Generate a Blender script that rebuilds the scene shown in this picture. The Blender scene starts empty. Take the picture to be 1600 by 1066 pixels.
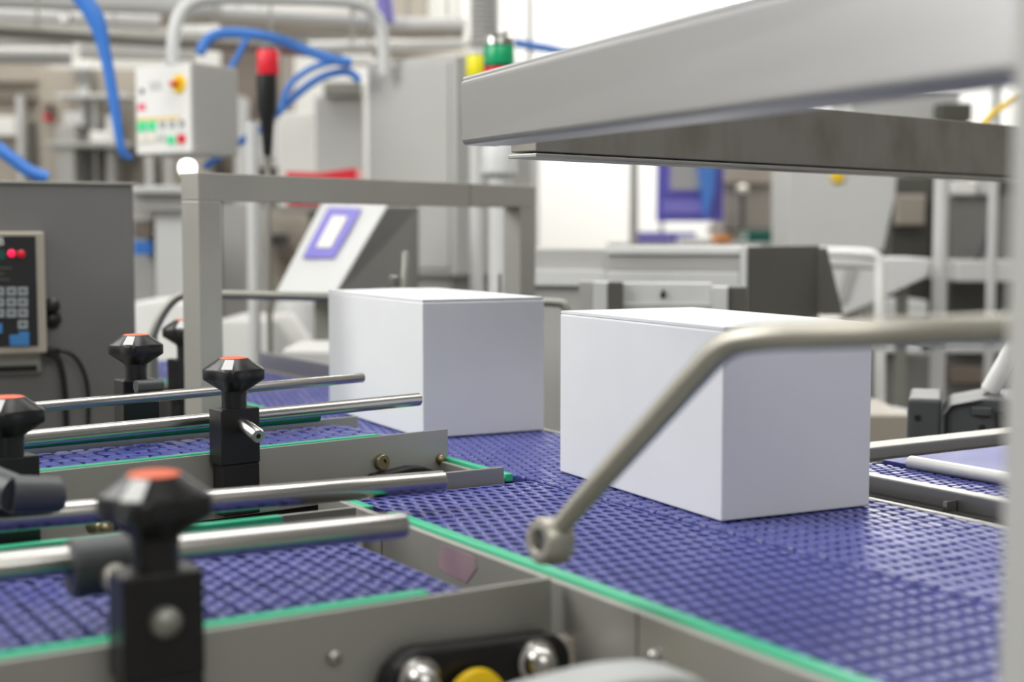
import bpy, math, random
from mathutils import Vector, Matrix
random.seed(7)
PI = math.pi
S = bpy.context.scene
COL = S.collection

# ------------------------------------------------------------------ camera
FPX = 2250.0                      # focal length in pixels of the 1600 px frame
PITCH = math.radians(-4.32)
EYE = Vector((0, 0, 1.15))
cam_d = bpy.data.cameras.new('camera'); cam = bpy.data.objects.new('camera', cam_d); COL.objects.link(cam)
cam_d.sensor_width = 36; cam_d.lens = FPX / 1600 * 36
cam.location = EYE; cam.rotation_euler = (PI / 2 + PITCH, 0, 0)
cam_d.clip_start = 0.05
cam_d.dof.use_dof = True; cam_d.dof.focus_distance = 1.75; cam_d.dof.aperture_fstop = 3.0
S.camera = cam

# ------------------------------------------------------------------ light and exposure
w = bpy.data.worlds.new('world'); S.world = w; w.use_nodes = True
w.node_tree.nodes['Background'].inputs[0].default_value = (.9, .95, 1, 1)
w.node_tree.nodes['Background'].inputs[1].default_value = .5
S.view_settings.view_transform = 'Standard'; S.view_settings.look = 'None'
S.view_settings.gamma = 1; S.view_settings.exposure = 0.3

def area(name, loc, aim, sx, sy, power, col=(1, 1, 1)):
    d = bpy.data.lights.new(name, 'AREA'); d.shape = 'RECTANGLE'; d.size = sx; d.size_y = sy
    d.energy = power; d.color = col
    o = bpy.data.objects.new(name, d); COL.objects.link(o); o.location = loc
    o.rotation_euler = (Vector(aim) - Vector(loc)).to_track_quat('-Z', 'Y').to_euler()
    return o
area('ceiling_lamp_left', (-3.0, 1.6, 3.3), (0.2, 1.9, .9), 2.2, 2.6, 122, (1, .99, .97))
area('ceiling_lamp_middle', (0.3, 2.4, 3.75), (0.3, 2.3, 0), 2.4, 1.2, 42, (1, .99, .98))
area('ceiling_lamp_right', (2.6, 2.6, 3.75), (2.2, 2.6, 0), 1.2, 2.4, 14, (1, .99, .98))
area('fill_light_near', (1.0, -1.4, 3.75), (.7, .6, .6), 3.0, 1.6, 62, (1, .99, .97))  # fill light added behind the camera to lift the faces turned to it
area('ceiling_lamp_far_left', (-2.4, 6.4, 3.75), (-2.3, 6.8, 0), 3.0, 1.4, 58, (1, .98, .95))
area('ceiling_lamp_far_right', (2.0, 7.9, 3.75), (1.6, 8.6, .8), 3.4, .9, 150, (1, .99, .97))

# ------------------------------------------------------------------ pixel / lane helpers
cp, sp = math.cos(PITCH), math.sin(PITCH)
def ray(x, y):
    r = (x - 800) / FPX; u = (533 - y) / FPX
    return Vector((r, cp - u * sp, sp + u * cp))
def at(x, y, d): return EYE + ray(x, y) * d
def atz(x, y, z):
    v = ray(x, y); return EYE + v * ((z - EYE.z) / v.z)
LA = math.radians(31.9)           # the side conveyors run this way in plan
EB = Vector((math.cos(LA), math.sin(LA), 0)); EA = Vector((-math.sin(LA), math.cos(LA), 0))
def L(a, b, z=0): return EB * a + EA * b + Vector((0, 0, z))
def aty(x, y, b):                 # point of the sight line in the lane plane b
    v = ray(x, y); return EYE + v * (b / v.dot(EA))
def atx(x, y, a):
    v = ray(x, y); return EYE + v * (a / v.dot(EB))
ZB = .85
Z2 = .8925
P2 = atz(700, 670, Z2); A2 = math.radians(39.2)
E2 = Vector((math.cos(A2), math.sin(A2), 0)); T2 = Vector((-math.sin(A2), math.cos(A2), 0))
def L2(s, t, z=0): return Vector((P2.x, P2.y, 0)) + E2 * s + T2 * t + Vector((0, 0, z))
def at2(x, y, t):
    v = ray(x, y); o = Vector((P2.x, P2.y, 0)) + T2 * t
    return EYE + v * ((o - EYE).dot(T2) / v.dot(T2))

# ------------------------------------------------------------------ materials
def lin(c):
    c /= 255.0
    return c / 12.92 if c <= .04045 else ((c + .055) / 1.055) ** 2.4
def rgb(r, g, b): return (lin(r), lin(g), lin(b), 1)
def mat(name, col, metal=0, rough=.5, var=.08, scale=(8, 8, 8), bump=0, bscale=60, emit=0, coat=0, spec=.5, rvar=.1):
    m = bpy.data.materials.new(name); m.use_nodes = True
    n = m.node_tree.nodes; k = m.node_tree.links; b = n['Principled BSDF']
    b.inputs['Metallic'].default_value = metal; b.inputs['Roughness'].default_value = rough
    b.inputs['Specular IOR Level'].default_value = spec; b.inputs['Coat Weight'].default_value = coat
    tc = n.new('ShaderNodeTexCoord'); mp = n.new('ShaderNodeMapping'); mp.inputs['Scale'].default_value = scale
    k.new(tc.outputs['Object'], mp.inputs[0])
    nz = n.new('ShaderNodeTexNoise'); nz.inputs['Scale'].default_value = 1; nz.inputs['Detail'].default_value = 6
    k.new(mp.outputs[0], nz.inputs['Vector'])
    mx = n.new('ShaderNodeMix'); mx.data_type = 'RGBA'
    mx.inputs[6].default_value = tuple(max(0, c * (1 - var)) for c in col[:3]) + (1,)
    mx.inputs[7].default_value = tuple(min(1, c * (1 + var)) for c in col[:3]) + (1,)
    k.new(nz.outputs['Fac'], mx.inputs[0]); k.new(mx.outputs[2], b.inputs['Base Color'])
    if rvar:
        mr = n.new('ShaderNodeMapRange'); mr.inputs['To Min'].default_value = max(.02, rough - rvar); mr.inputs['To Max'].default_value = min(1, rough + rvar)
        k.new(nz.outputs['Fac'], mr.inputs[0]); k.new(mr.outputs[0], b.inputs['Roughness'])
    if bump:
        n2 = n.new('ShaderNodeTexNoise'); n2.inputs['Scale'].default_value = bscale; k.new(tc.outputs['Object'], n2.inputs['Vector'])
        bp = n.new('ShaderNodeBump'); bp.inputs['Strength'].default_value = bump; bp.inputs['Distance'].default_value = .001
        k.new(n2.outputs['Fac'], bp.inputs['Height']); k.new(bp.outputs[0], b.inputs['Normal'])
    if emit:
        b.inputs['Emission Color'].default_value = col; b.inputs['Emission Strength'].default_value = emit
    return m
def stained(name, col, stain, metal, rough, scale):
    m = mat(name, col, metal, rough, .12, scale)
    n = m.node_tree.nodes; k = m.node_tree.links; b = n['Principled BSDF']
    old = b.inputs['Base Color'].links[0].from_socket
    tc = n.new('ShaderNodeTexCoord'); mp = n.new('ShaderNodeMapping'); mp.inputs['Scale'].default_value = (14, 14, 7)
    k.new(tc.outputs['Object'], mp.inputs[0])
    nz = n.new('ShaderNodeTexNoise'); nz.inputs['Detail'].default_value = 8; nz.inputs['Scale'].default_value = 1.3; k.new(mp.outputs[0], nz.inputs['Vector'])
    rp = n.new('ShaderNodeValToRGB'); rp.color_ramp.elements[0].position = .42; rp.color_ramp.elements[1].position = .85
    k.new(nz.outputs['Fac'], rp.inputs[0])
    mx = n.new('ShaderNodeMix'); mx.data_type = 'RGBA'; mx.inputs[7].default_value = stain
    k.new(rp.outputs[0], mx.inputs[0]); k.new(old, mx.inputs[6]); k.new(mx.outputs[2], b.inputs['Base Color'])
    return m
M = {}
M['steel'] = mat('brushed steel', (.46, .455, .43, 1), 1, .38, .07, (3, 3, 70), rvar=.06)
M['steel_plate'] = mat('satin steel plate', (.40, .395, .365, 1), .5, .42, .08, (6, 6, 6), rvar=.06)
M['steel_dull'] = mat('dull steel', (.33, .33, .30, 1), .8, .5, .08, (6, 6, 30))
M['steel_bright'] = mat('polished steel', (.52, .51, .485, 1), 1, .25, .05, (4, 4, 4), rvar=.05)
M['steel_bar'] = mat('matt steel bar', (.47, .45, .39, 1), .8, .4, .06, (10, 10, 10), rvar=.05)
M['steel_grey'] = mat('grey steel sheet', (.25, .25, .24, 1), .35, .45, .05, (4, 4, 20))
M['beam'] = mat('satin beam steel', (.44, .44, .445, 1), .9, .36, .04, (3, 3, 25), rvar=.04)
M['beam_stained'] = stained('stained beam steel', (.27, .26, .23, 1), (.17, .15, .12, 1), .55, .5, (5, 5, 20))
M['cabinet'] = mat('grey cabinet steel', (.20, .20, .198, 1), .35, .42, .06, (2, 2, 8))
M['light_grey'] = mat('light grey paint', rgb(205, 206, 205), 0, .45, .03)
M['mid_grey'] = mat('mid grey paint', rgb(172, 172, 169), 0, .5, .04)
M['dark_grey'] = mat('dark grey sheet', rgb(92, 91, 85), .2, .5, .05)
M['white'] = mat('white enamel', rgb(238, 238, 235), 0, .35, .02)
M['card'] = mat('white cardboard', rgb(233, 235, 238), 0, .62, .02, (14, 14, 14), bump=.08, bscale=220)
M['black'] = mat('black plastic', rgb(21, 21, 22), 0, .36, .1, (20, 20, 20), bump=.05, bscale=300)
M['black_soft'] = mat('black rubber', rgb(26, 26, 27), 0, .6, .1)
M['post_grey'] = mat('pale grey post paint', rgb(186, 186, 183), 0, .45, .03)
M['machine_grey'] = mat('dim machine grey', rgb(128, 127, 124), .1, .5, .06)
M['charcoal'] = mat('charcoal plastic', rgb(70, 72, 75), 0, .42, .05, (20, 20, 20))
M['orange'] = mat('orange plastic', rgb(226, 92, 44), 0, .4, .05)
M['orange_pale'] = mat('pale orange card', rgb(214, 138, 70), 0, .6, .05)
M['green'] = mat('green wear strip', rgb(52, 182, 136), 0, .35, .05)
M['green_dark'] = mat('dark green rail', rgb(6, 120, 62), 0, .3, .05)
M['belt'] = mat('blue belt plastic', rgb(70, 75, 146), 0, .32, .14, (60, 60, 60), bump=.12, bscale=500, rvar=.1)
M['belt_deep'] = mat('deep blue belt core', rgb(20, 18, 92), 0, .5, .1)
M['belt_flat'] = mat('flat blue belt', rgb(70, 76, 150), 0, .45, .05)
M['blue'] = mat('blue hose', rgb(62, 124, 208), 0, .35, .05)
M['red'] = mat('red plastic', rgb(222, 34, 52), 0, .35, .05)
M['pink'] = mat('pink label', rgb(240, 80, 120), 0, .5, .05)
M['yellow'] = mat('yellow plastic', rgb(247, 205, 20), 0, .4, .05)
M['yellow_bright'] = mat('bright yellow plastic', rgb(236, 226, 20), 0, .4, .05)
M['emerald'] = mat('green lens', rgb(20, 160, 104), 0, .25, .05)
M['violet'] = mat('violet film', rgb(128, 122, 200), 0, .4, .06)
M['violet_deep'] = mat('deep violet film', rgb(96, 90, 184), 0, .4, .06)
M['cream'] = mat('cream screen', rgb(236, 232, 218), 0, .4, .02)
M['key'] = mat('grey keypad key', rgb(150, 158, 162), 0, .5, .1, (90, 90, 90))
M['key_blue'] = mat('blue keypad key', rgb(62, 128, 190), 0, .5, .1, (90, 90, 90))
M['panel_black'] = mat('black keypad sheet', rgb(34, 35, 37), 0, .4, .05)
M['teal'] = mat('dark teal display', rgb(20, 88, 76), 0, .3, .05)
M['lamp_red'] = mat('lit red lamp', rgb(235, 20, 70), 0, .3, .02, emit=1.2)
M['lamp_red_dim'] = mat('dim red lamp', rgb(190, 20, 40), 0, .3, .02, emit=.25)
M['lamp_green'] = mat('lit green button', rgb(70, 205, 140), 0, .35, .02, emit=.2)
M['lamp_glint_white'] = mat('white lamp and highlight glow', (1, 1, .98, 1), 0, .3, 0, emit=3)
M['beige'] = mat('beige painted steel', rgb(176, 168, 156), .1, .5, .05)
M['brown'] = mat('brown grey machine paint', rgb(120, 110, 100), .1, .5, .08)
M['label_torn'] = stained('torn violet label', rgb(150, 128, 138), rgb(112, 82, 102), 0, .6, (40, 40, 4))
M['plastic_white'] = mat('milky plastic', rgb(186, 189, 188), 0, .4, .06, (30, 30, 30), bump=.3, bscale=60)
M['brass'] = mat('old brass', (.30, .25, .15, 1), .9, .35, .1, (30, 30, 30))
M['floor'] = mat('grey floor coating', rgb(132, 130, 126), 0, .5, .06, (1, 1, 1))
M['wall'] = mat('white wall paint', rgb(240, 240, 236), 0, .7, .01, (1, 1, 1))
M['wall_grey'] = mat('grey wall paint', rgb(185, 184, 180), 0, .7, .02, (1, 1, 1))
M['wall_warm'] = mat('warm grey wall panel', rgb(196, 190, 182), 0, .7, .02, (1, 1, 1))
M['ceiling'] = mat('white ceiling', rgb(236, 235, 230), 0, .8, .01, (1, 1, 1))

# ------------------------------------------------------------------ mesh builder
class MB:
    def __init__(s): s.v = []; s.f = []
    def add(s, vs, fs):
        o = len(s.v); s.v += [Vector(v) for v in vs]; s.f += [tuple(i + o for i in f) for f in fs]; return s
    def hexa(s, p):   # p: 4 bottom (ccw from above), 4 top
        return s.add(p, [(3, 2, 1, 0), (4, 5, 6, 7), (0, 1, 5, 4), (1, 2, 6, 5), (2, 3, 7, 6), (3, 0, 4, 7)])
    def box(s, fn, x0, x1, y0, y1, z0, z1):
        return s.hexa([fn(x0, y0, z0), fn(x1, y0, z0), fn(x1, y1, z0), fn(x0, y1, z0), fn(x0, y0, z1), fn(x1, y0, z1), fn(x1, y1, z1), fn(x0, y1, z1)])
    def prism(s, poly, vec):
        vec = Vector(vec); n = len(poly); p = [Vector(q) for q in poly]
        nrm = sum(((p[i] - p[0]).cross(p[(i + 1) % n] - p[0]) for i in range(1, n - 1)), Vector())
        if nrm.dot(vec) > 0: p.reverse()
        return s.add(p + [q + vec for q in p], [tuple(range(n)), tuple(range(2 * n - 1, n - 1, -1))] +
                     [((i + 1) % n, i, i + n, (i + 1) % n + n) for i in range(n)])
    def tube(s, pts, r, seg=14, smooth=0, flat=None, caps=True):
        pts = [Vector(p) for p in pts]
        rs = list(r) if hasattr(r, '__len__') else [r] * len(pts)
        for _ in range(smooth):     # Chaikin corner cutting
            q = [pts[0]]; qr = [rs[0]]
            for i in range(len(pts) - 1):
                for t in (.25, .75):
                    q.append(pts[i].lerp(pts[i + 1], t)); qr.append(rs[i] * (1 - t) + rs[i + 1] * t)
            q.append(pts[-1]); qr.append(rs[-1]); pts, rs = q, qr
        n = len(pts); vs = []; fs = []; u = None
        for i in range(n):
            t = (pts[min(i + 1, n - 1)] - pts[max(i - 1, 0)]).normalized()
            if u is None:
                u = Vector((0, 0, 1)) if abs(t.z) < .9 else Vector((1, 0, 0))
            u = (u - t * u.dot(t)).normalized(); b = t.cross(u)
            for j in range(seg):
                a = 2 * PI * j / seg; k = flat or 1
                vs.append(pts[i] + (u * math.cos(a) + b * math.sin(a) * k) * rs[i])
        for i in range(n - 1):
            for j in range(seg):
                j2 = (j + 1) % seg; fs.append((i * seg + j, i * seg + j2, (i + 1) * seg + j2, (i + 1) * seg + j))
        if caps: fs += [tuple(range(seg - 1, -1, -1)), tuple((n - 1) * seg + j for j in range(seg))]
        return s.add(vs, fs)
    def lathe(s, org, axis, prof, seg=32, mod=None, ref=None):   # prof: (r, h); mod(angle, r, h) -> r
        org = Vector(org); a = Vector(axis).normalized()
        u = Vector(ref) if ref else (Vector((1, 0, 0)) if abs(a.x) < .8 else Vector((0, 1, 0)))
        u = (u - a * u.dot(a)).normalized(); b = a.cross(u); vs = []; fs = []; n = len(prof)
        for r, h in prof:
            for j in range(seg):
                t = 2 * PI * j / seg; q = mod(t, r, h) if mod else r
                vs.append(org + a * h + (u * math.cos(t) + b * math.sin(t)) * q)
        for i in range(n - 1):
            for j in range(seg):
                j2 = (j + 1) % seg; fs.append((i * seg + j, i * seg + j2, (i + 1) * seg + j2, (i + 1) * seg + j))
        fs += [tuple(range(seg - 1, -1, -1)), tuple((n - 1) * seg + j for j in range(seg))]
        return s.add(vs, fs)
    def build(s, name, m, parent=None, bevel=0, smooth=False, seg=2):
        me = bpy.data.meshes.new(name)
        inv = parent['_inv'] if parent else Matrix()
        me.from_pydata([inv @ v for v in s.v], [], s.f); me.update()
        me.materials.append(M[m])
        if smooth:
            for p in me.polygons: p.use_smooth = True
            me.set_sharp_from_angle(angle=.7)
        o = bpy.data.objects.new(name, me); COL.objects.link(o)
        if parent: o.parent = parent['_o']
        if bevel:
            b = o.modifiers.new('bevel', 'BEVEL'); b.width = bevel; b.segments = seg; b.limit_method = 'ANGLE'; b.angle_limit = .6
        return P(o, inv)
class P(dict):       # an object together with the inverse of its world matrix
    def __init__(s, o, inv): s['_o'] = o; s['_inv'] = inv
def thing(name, label, cat, loc, rot=0, group=None):
    o = bpy.data.objects.new(name, None); COL.objects.link(o); o.empty_display_size = .05
    o.location = loc; o.rotation_euler = (0, 0, rot); tag(o, label, cat, group)
    return P(o, (Matrix.Translation(Vector(loc)) @ Matrix.Rotation(rot, 4, 'Z')).inverted())
def tag(o, label, cat, group=None):
    o = o['_o'] if isinstance(o, P) else o
    o['label'] = label; o['category'] = cat
    if group: o['group'] = group
    return o
def lab(p, label): p['_o']['label'] = label; return p
def struct(p): p['_o']['kind'] = 'structure'; return p
def single(mb, name, m, label, cat, group=None, bevel=0, smooth=False):   # a thing that is one mesh, origin at its base
    lo = Vector((sum(v.x for v in mb.v) / len(mb.v), sum(v.y for v in mb.v) / len(mb.v), min(v.z for v in mb.v)))
    p = mb.build(name, m, P(None, Matrix.Translation(-lo)), bevel, smooth)
    p['_o'].location = lo; tag(p, label, cat, group); return p
W = lambda x, y, z: Vector((x, y, z))
def frame(loc, yaw):
    c, s_ = math.cos(yaw), math.sin(yaw); loc = Vector(loc)
    return lambda x, y, z: loc + Vector((x * c - y * s_, x * s_ + y * c, z))
def px(x0, y0, x1, y1, d):       # plan span and heights of an upright rectangle at distance d
    a = at(x0, y1, d); b = at(x1, y0, d); return a.x, b.x, (a.y + b.y) / 2, a.z, b.z
def pbox(mb, x0, y0, x1, y1, d, t, z0=None, z1=None):
    a, b, y, lo, hi = px(x0, y0, x1, y1, d)
    return mb.box(W, a, b, y, y + t, lo if z0 is None else z0, hi if z1 is None else z1)

# ================================================================== ROOM
struct(MB().box(W, -5, 5.5, -3, 9.2, -.1, 0).build('floor', 'floor'))
struct(MB().box(W, -5, 5.5, 9, 9.2, 0, 4).build('wall_back', 'wall'))
struct(MB().box(W, -5.2, -5, -3, 9.2, 0, 4).build('wall_left', 'wall'))
struct(MB().box(W, 5.5, 5.7, -3, 9.2, 0, 4).build('wall_right', 'wall_grey'))
struct(MB().box(W, -5, 5.5, -3.2, -3, 0, 4).build('wall_front', 'wall_grey'))
struct(MB().box(W, -5.2, 5.7, -3.2, 9.2, 4, 4.1).build('ceiling', 'ceiling'))

# ================================================================== BELTS
def links(mb, fn, x0, x1, y0, y1, zt, along='x', p=.0148, q=.0112, h=.0095):
    """staggered rounded links standing on the belt core; rows run along x or y"""
    if along == 'y': g = lambda a, b, z: fn(b, a, z); x0, x1, y0, y1 = y0, y1, x0, x1
    else: g = fn
    nr = int((y1 - y0) / q); nc = int((x1 - x0) / p)
    q = (y1 - y0) / nr; p = (x1 - x0) / nc
    for r in range(nr):
        yc = y0 + (r + .5) * q; off = (r % 2) * .5
        for c in range(nc + (1 if off else 0)):
            a0 = x0 + (c - off) * p; a1 = a0 + p
            a0 = max(a0, x0); a1 = min(a1, x1)
            if a1 - a0 < p * .3: continue
            xc = (a0 + a1) / 2; A = (a1 - a0) / 2 - .0009; B = q / 2 - .0010
            dz = random.uniform(-.0005, 0); tx = random.uniform(-.05, .05); ty = random.uniform(-.06, .06)
            ring = [(-1, -.5), (-.6, -1), (.6, -1), (1, -.5), (1, .5), (.6, 1), (-.6, 1), (-1, .5)]
            vs = []
            for k, zz in ((1, -h), (1, -.0016), (.8, 0)):
                for u, v in ring:
                    X = u * A * k; Y = v * B * k
                    vs.append(g(xc + X, yc + Y, zt + dz + zz + (X * tx + Y * ty if zz > -.004 else 0)))
            fs = []
            for i in (0, 1):
                for j in range(8):
                    j2 = (j + 1) % 8; f = (i * 8 + j, i * 8 + j2, i * 8 + 8 + j2, i * 8 + 8 + j)
                    fs.append(f if along == 'x' else f[::-1])
            top = tuple(16 + j for j in range(8)); fs.append(top if along == 'x' else top[::-1])
            mb.add(vs, fs)
def holes(mb, fn, x0, x1, y0, y1, zt, along, p, q, hx, hy, alt=1.0, h=.0095):
    """a flat modular belt sheet pierced by staggered rows of rounded holes; alternate rows may have longer holes"""
    if along == 'y': g = lambda a, b, z: fn(b, a, z); x0, x1, y0, y1 = y0, y1, x0, x1
    else: g = fn
    fl = along == 'y'
    nr = max(1, int((y1 - y0) / q)); nc = max(1, int((x1 - x0) / p)); q = (y1 - y0) / nr; p = (x1 - x0) / nc
    oct_ = [(-1, -.42), (-.5, -1), (.5, -1), (1, -.42), (1, .42), (.5, 1), (-.5, 1), (-1, .42)]
    for r in range(nr):
        off = (r % 2) * .5; ya, yb = y0 + r * q, y0 + (r + 1) * q
        for c in range(nc + (1 if off else 0)):
            a0 = max(x0 + (c - off) * p, x0); a1 = min(x0 + (c - off + 1) * p, x1)
            A = hx * (alt if r % 2 else 1) * random.uniform(.88, 1.1); B = hy * (1.12 if alt > 1 and r % 2 else 1) * random.uniform(.9, 1.08)
            xc = (a0 + a1) / 2; yc = (ya + yb) / 2; A = min(A, (a1 - a0) / 2 - .0012); B = min(B, (yb - ya) / 2 - .0006)
            e = .0007; W2, H2 = (a1 - a0) / 2, q / 2; zr = zt + random.uniform(-.0004, 0)
            out = [(-W2, -H2 * .5), (-W2 * .5, -H2), (W2 * .5, -H2), (W2, -H2 * .5), (W2, H2 * .5), (W2 * .5, H2), (-W2 * .5, H2), (-W2, H2 * .5)]
            corner = [(-W2, -H2), (W2, -H2), (W2, H2), (-W2, H2)]
            vs = [g(xc + u, yc + v, zt - e) for u, v in out]
            vs += [g(xc + u * (A + .0011), yc + v * (B + .0011), zr) for u, v in oct_]
            vs += [g(xc + u * A, yc + v * B, zr - .0007) for u, v in oct_]
            vs += [g(xc + u * A, yc + v * B, zr - .0020) for u, v in oct_]
            vs += [g(xc + u, yc + v, zt - e) for u, v in corner]
            fs = []
            for k in range(3):
                for j_ in range(8):
                    j2 = (j_ + 1) % 8; fs.append((k * 8 + j_, k * 8 + j2, k * 8 + 8 + j2, k * 8 + 8 + j_))
            fs += [(0, 32, 1), (2, 33, 3), (4, 34, 5), (6, 35, 7)]
            mb.add(vs, [f_[::-1] for f_ in fs] if fl else fs)
    mb.add([g(x0, y0, zt - .0007), g(x1, y0, zt - .0007), g(x1, y0, zt - h), g(x0, y0, zt - h)], [(3, 2, 1, 0) if not fl else (0, 1, 2, 3)])
    mb.add([g(x0, y1, zt - .0007), g(x1, y1, zt - .0007), g(x1, y1, zt - h), g(x0, y1, zt - h)], [(0, 1, 2, 3) if not fl else (3, 2, 1, 0)])
def belt(root, fn, x0, x1, y0, y1, zt, along, p=.0135, q=.0215, kind='links', hx=0, hy=0, alt=1.0):
    core = MB().box(fn, x0, x1, y0, y1, zt - .016, zt - .0092).build('belt', 'belt_deep', root)
    m = MB()
    if kind == 'links': links(m, fn, x0 + .001, x1 - .001, y0 + .001, y1 - .001, zt, along, p, q)
    else: holes(m, fn, x0, x1, y0, y1, zt, along, p, q, hx, hy, alt)
    m.build('belt_links' if kind == 'links' else 'belt_sheet', 'belt', core)
def legs(root, fn, spots, top):
    for a, b in spots:
        MB().box(fn, a - .02, a + .02, b - .02, b + .02, .02, top).build('leg', 'steel_dull', root, .002)
        MB().lathe(fn(a, b, 0), (0, 0, 1), [(.035, 0), (.035, .008), (.012, .02), (.012, .04)], 16).build('foot', 'black_soft', root, smooth=True)
def bolt(root, pos, nrm, r, m='steel_bright', name='bolt', dome=True):
    prof = [(r, 0), (r, .3 * r), (r * .85, .6 * r), (r * .5, .85 * r), (r * .12, .92 * r)] if dome else [(r, 0), (r, .6 * r), (r * .9, .7 * r), (r * .45, .7 * r), (r * .42, .4 * r)]
    MB().lathe(pos, nrm, prof, 20).build(name, m, root, smooth=True)

# ---- main conveyor (carries the boxes)
root = thing('main_conveyor', 'wide blue link belt conveyor carrying both white boxes', 'conveyor', L(1.06, 1.6, 0), LA)
belt(root, L, .938, 1.19, .42, 3.3, ZB, 'x')
MB().box(L, .906, .914, 1.485, 3.3, .72, .851).build('side_plate', 'steel_plate', root, .001)
MB().box(L, .915, .926, 1.485, 3.3, .845, .855).build('wear_strip', 'green', root, .0015)
MB().box(L, 1.194, 1.204, .42, 3.3, .70, .8495).build('side_rail', 'steel', root, .0015)
MB().box(L, .94, 1.19, .42, 3.3, .70, .833).build('bed', 'black_soft', root)
MB().box(L, 1.206, 1.216, 2.44, 3.0, .84, .886).build('guide_strip', 'steel', root, .0015)
legs(root, L, [(.98, .6), (1.16, .6), (.98, 3.1), (1.16, 3.1), (.98, 2.0), (1.16, 2.0)], .70)

# ---- infeed conveyor (left-hand parallel belt with the green edge)
root = thing('infeed_conveyor', 'blue link belt in the foreground with long green edge strip and steel side plate', 'conveyor', L(.80, 1.0, 0), LA)
belt(root, L, .6985, .932, .40, 1.455, ZB, 'x', .0150, .0215, 'holes', .0050, .0074)
sp_ = MB().box(L, .672, .680, .40, 1.50, .66, .8525).build('side_plate', 'steel_plate', root, .0012)
for b in (1.338, .893):
    MB().box(L, .6712, .672, b - .0006, b + .0006, .67, .852).build('seam', 'dark_grey', sp_)
q = atx(1023, 1026, .671); bolt(sp_, q, -EB, .006)
MB().box(L, .680, .694, .40, 1.345, .840, .856).build('wear_strip', 'green', root, .002)
MB().box(L, .680, .694, 1.40, 1.46, .840, .852).build('wear_strip', 'green', root, .002)
MB().box(L, .682, .900, 1.464, 1.470, .66, .868).build('end_plate', 'steel_dull', root, .001)
MB().box(L, .70, .93, .40, 1.455, .66, .833).build('bed', 'black_soft', root)
legs(root, L, [(.72, .5), (.90, .5), (.72, 1.40), (.90, 1.40)], .66)
c = [atx(x, y, .6712) for x, y in ((688, 852), (712, 858), (742, 872), (745, 888), (728, 912), (704, 900), (684, 888))]
MB().prism(c, EB * .0006).build('label_residue', 'label_torn', sp_)

# ---- outfeed conveyor on the right
root = thing('outfeed_conveyor', 'blue belt beside the steel double rail right of the large box', 'conveyor', L(1.5, 1.2, 0), LA)
belt(root, L, 1.262, 1.334, .60, 1.285, ZB + .012, 'x', .0125, .0130)
belt_f = MB().box(L, 1.352, 2.1, .60, 1.285, .846, .863).build('flat_belt', 'belt_flat', root, .001)
MB().box(L, 1.238, 1.258, .52, 1.36, .70, .866).build('side_rail', 'steel', root, .002)
MB().box(L, 1.221, 1.236, .52, 1.36, .70, .846).build('rail_groove', 'black_soft', root)
MB().box(L, 1.2215, 1.2365, 1.066, 1.072, .846, .857).build('tie', 'steel_bright', root)
MB().box(L, 1.262, 2.1, 1.322, 1.362, .70, .872).build('back_rail', 'steel_plate', root, .002)
MB().box(L, 1.262, 2.1, 1.290, 1.320, .70, .858).build('rail_groove', 'black_soft', root)
MB().box(L, 1.262, 2.1, .60, 1.288, .70, .845).build('bed', 'black_soft', root)
legs(root, L, [(1.30, .7), (2.05, .7), (1.30, 1.30), (2.05, 1.30)], .70)
q0, q1 = L(1.343, 1.235, .868), L(1.343, .95, .868)
single(MB().tube([q0, q0.lerp(q1, .02), q1], [.004, .0085, .0085], 12, flat=1.2), 'deflector_bar', 'white', 'white plastic bar lying across the blue belt right of the large box', 'bar', smooth=True)

# ---- side conveyors at left
root = thing('side_conveyor', 'nearest side conveyor of blue links with a long green edge strip', 'conveyor', L(.2, 1.2, 0), LA)
belt(root, L, -.25, .596, 1.024, 1.366, ZB, 'y', .0215, .0118, 'holes', .0066, .0042, 1.42)
pl = MB().box(L, -.25, .662, 1.000, 1.005, .66, .8585).build('side_plate', 'steel_plate', root, .001)
MB().box(L, -.25, .548, 1.006, 1.019, .842, .8605).build('wear_strip', 'green', root, .0015)
MB().box(L, -.25, .665, 1.384, 1.389, .66, .856).build('side_plate', 'steel_plate', root, .001)
MB().box(L, -.25, .575, 1.370, 1.383, .842, .858).build('wear_strip', 'green', root, .0015)
MB().tube([L(.593, 1.022, .836), L(.593, 1.366, .836)], .011, 20).build('end_roller', 'belt_deep', root, smooth=True)
MB().box(L, -.25, .58, 1.022, 1.366, .66, .833).build('bed', 'black_soft', root)
bolt(pl, aty(521, 1027, .9995), -EA, .0062)
legs(root, L, [(-.2, 1.05), (.55, 1.05), (-.2, 1.34), (.55, 1.34)], .66)

root = thing('side_conveyor', 'second side conveyor behind the front one with steel plate and blue belt', 'conveyor', L2(-.5, .1, 0), A2)
belt(root, L2, -1.2, -.06, .018, .172, Z2 - .006, 'y', .030, .0200)
pl = MB().box(L2, -1.2, 0, 0, .0035, .815, Z2).build('side_plate', 'steel_plate', root, .0008)
MB().box(L2, -1.2, -.105, .004, .016, Z2 - .012, Z2 + .0015).build('wear_strip', 'green', root, .0015)
MB().box(L2, -1.2, -.02, .185, .189, .80, Z2).build('side_plate', 'steel_plate', root, .0008)
MB().box(L2, -1.2, -.07, .018, .172, .80, Z2 - .021).build('bed', 'black_soft', root)
MB().box(L2, -1.2, -.012, .006, .183, .70, .80).build('apron', 'steel_plate', root, .001)
g0 = L2(-1.2, .15, Z2 + .012); g1 = at2(497, 650, .15)
MB().tube([g0, g1], .008, 12).build('guide_rail', 'green_dark', root, smooth=True)
bolt(pl, at2(595, 722, -.001), -T2, .010, 'brass', dome=False); bolt(pl, at2(688, 718, -.001), -T2, .007, 'brass')
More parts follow.
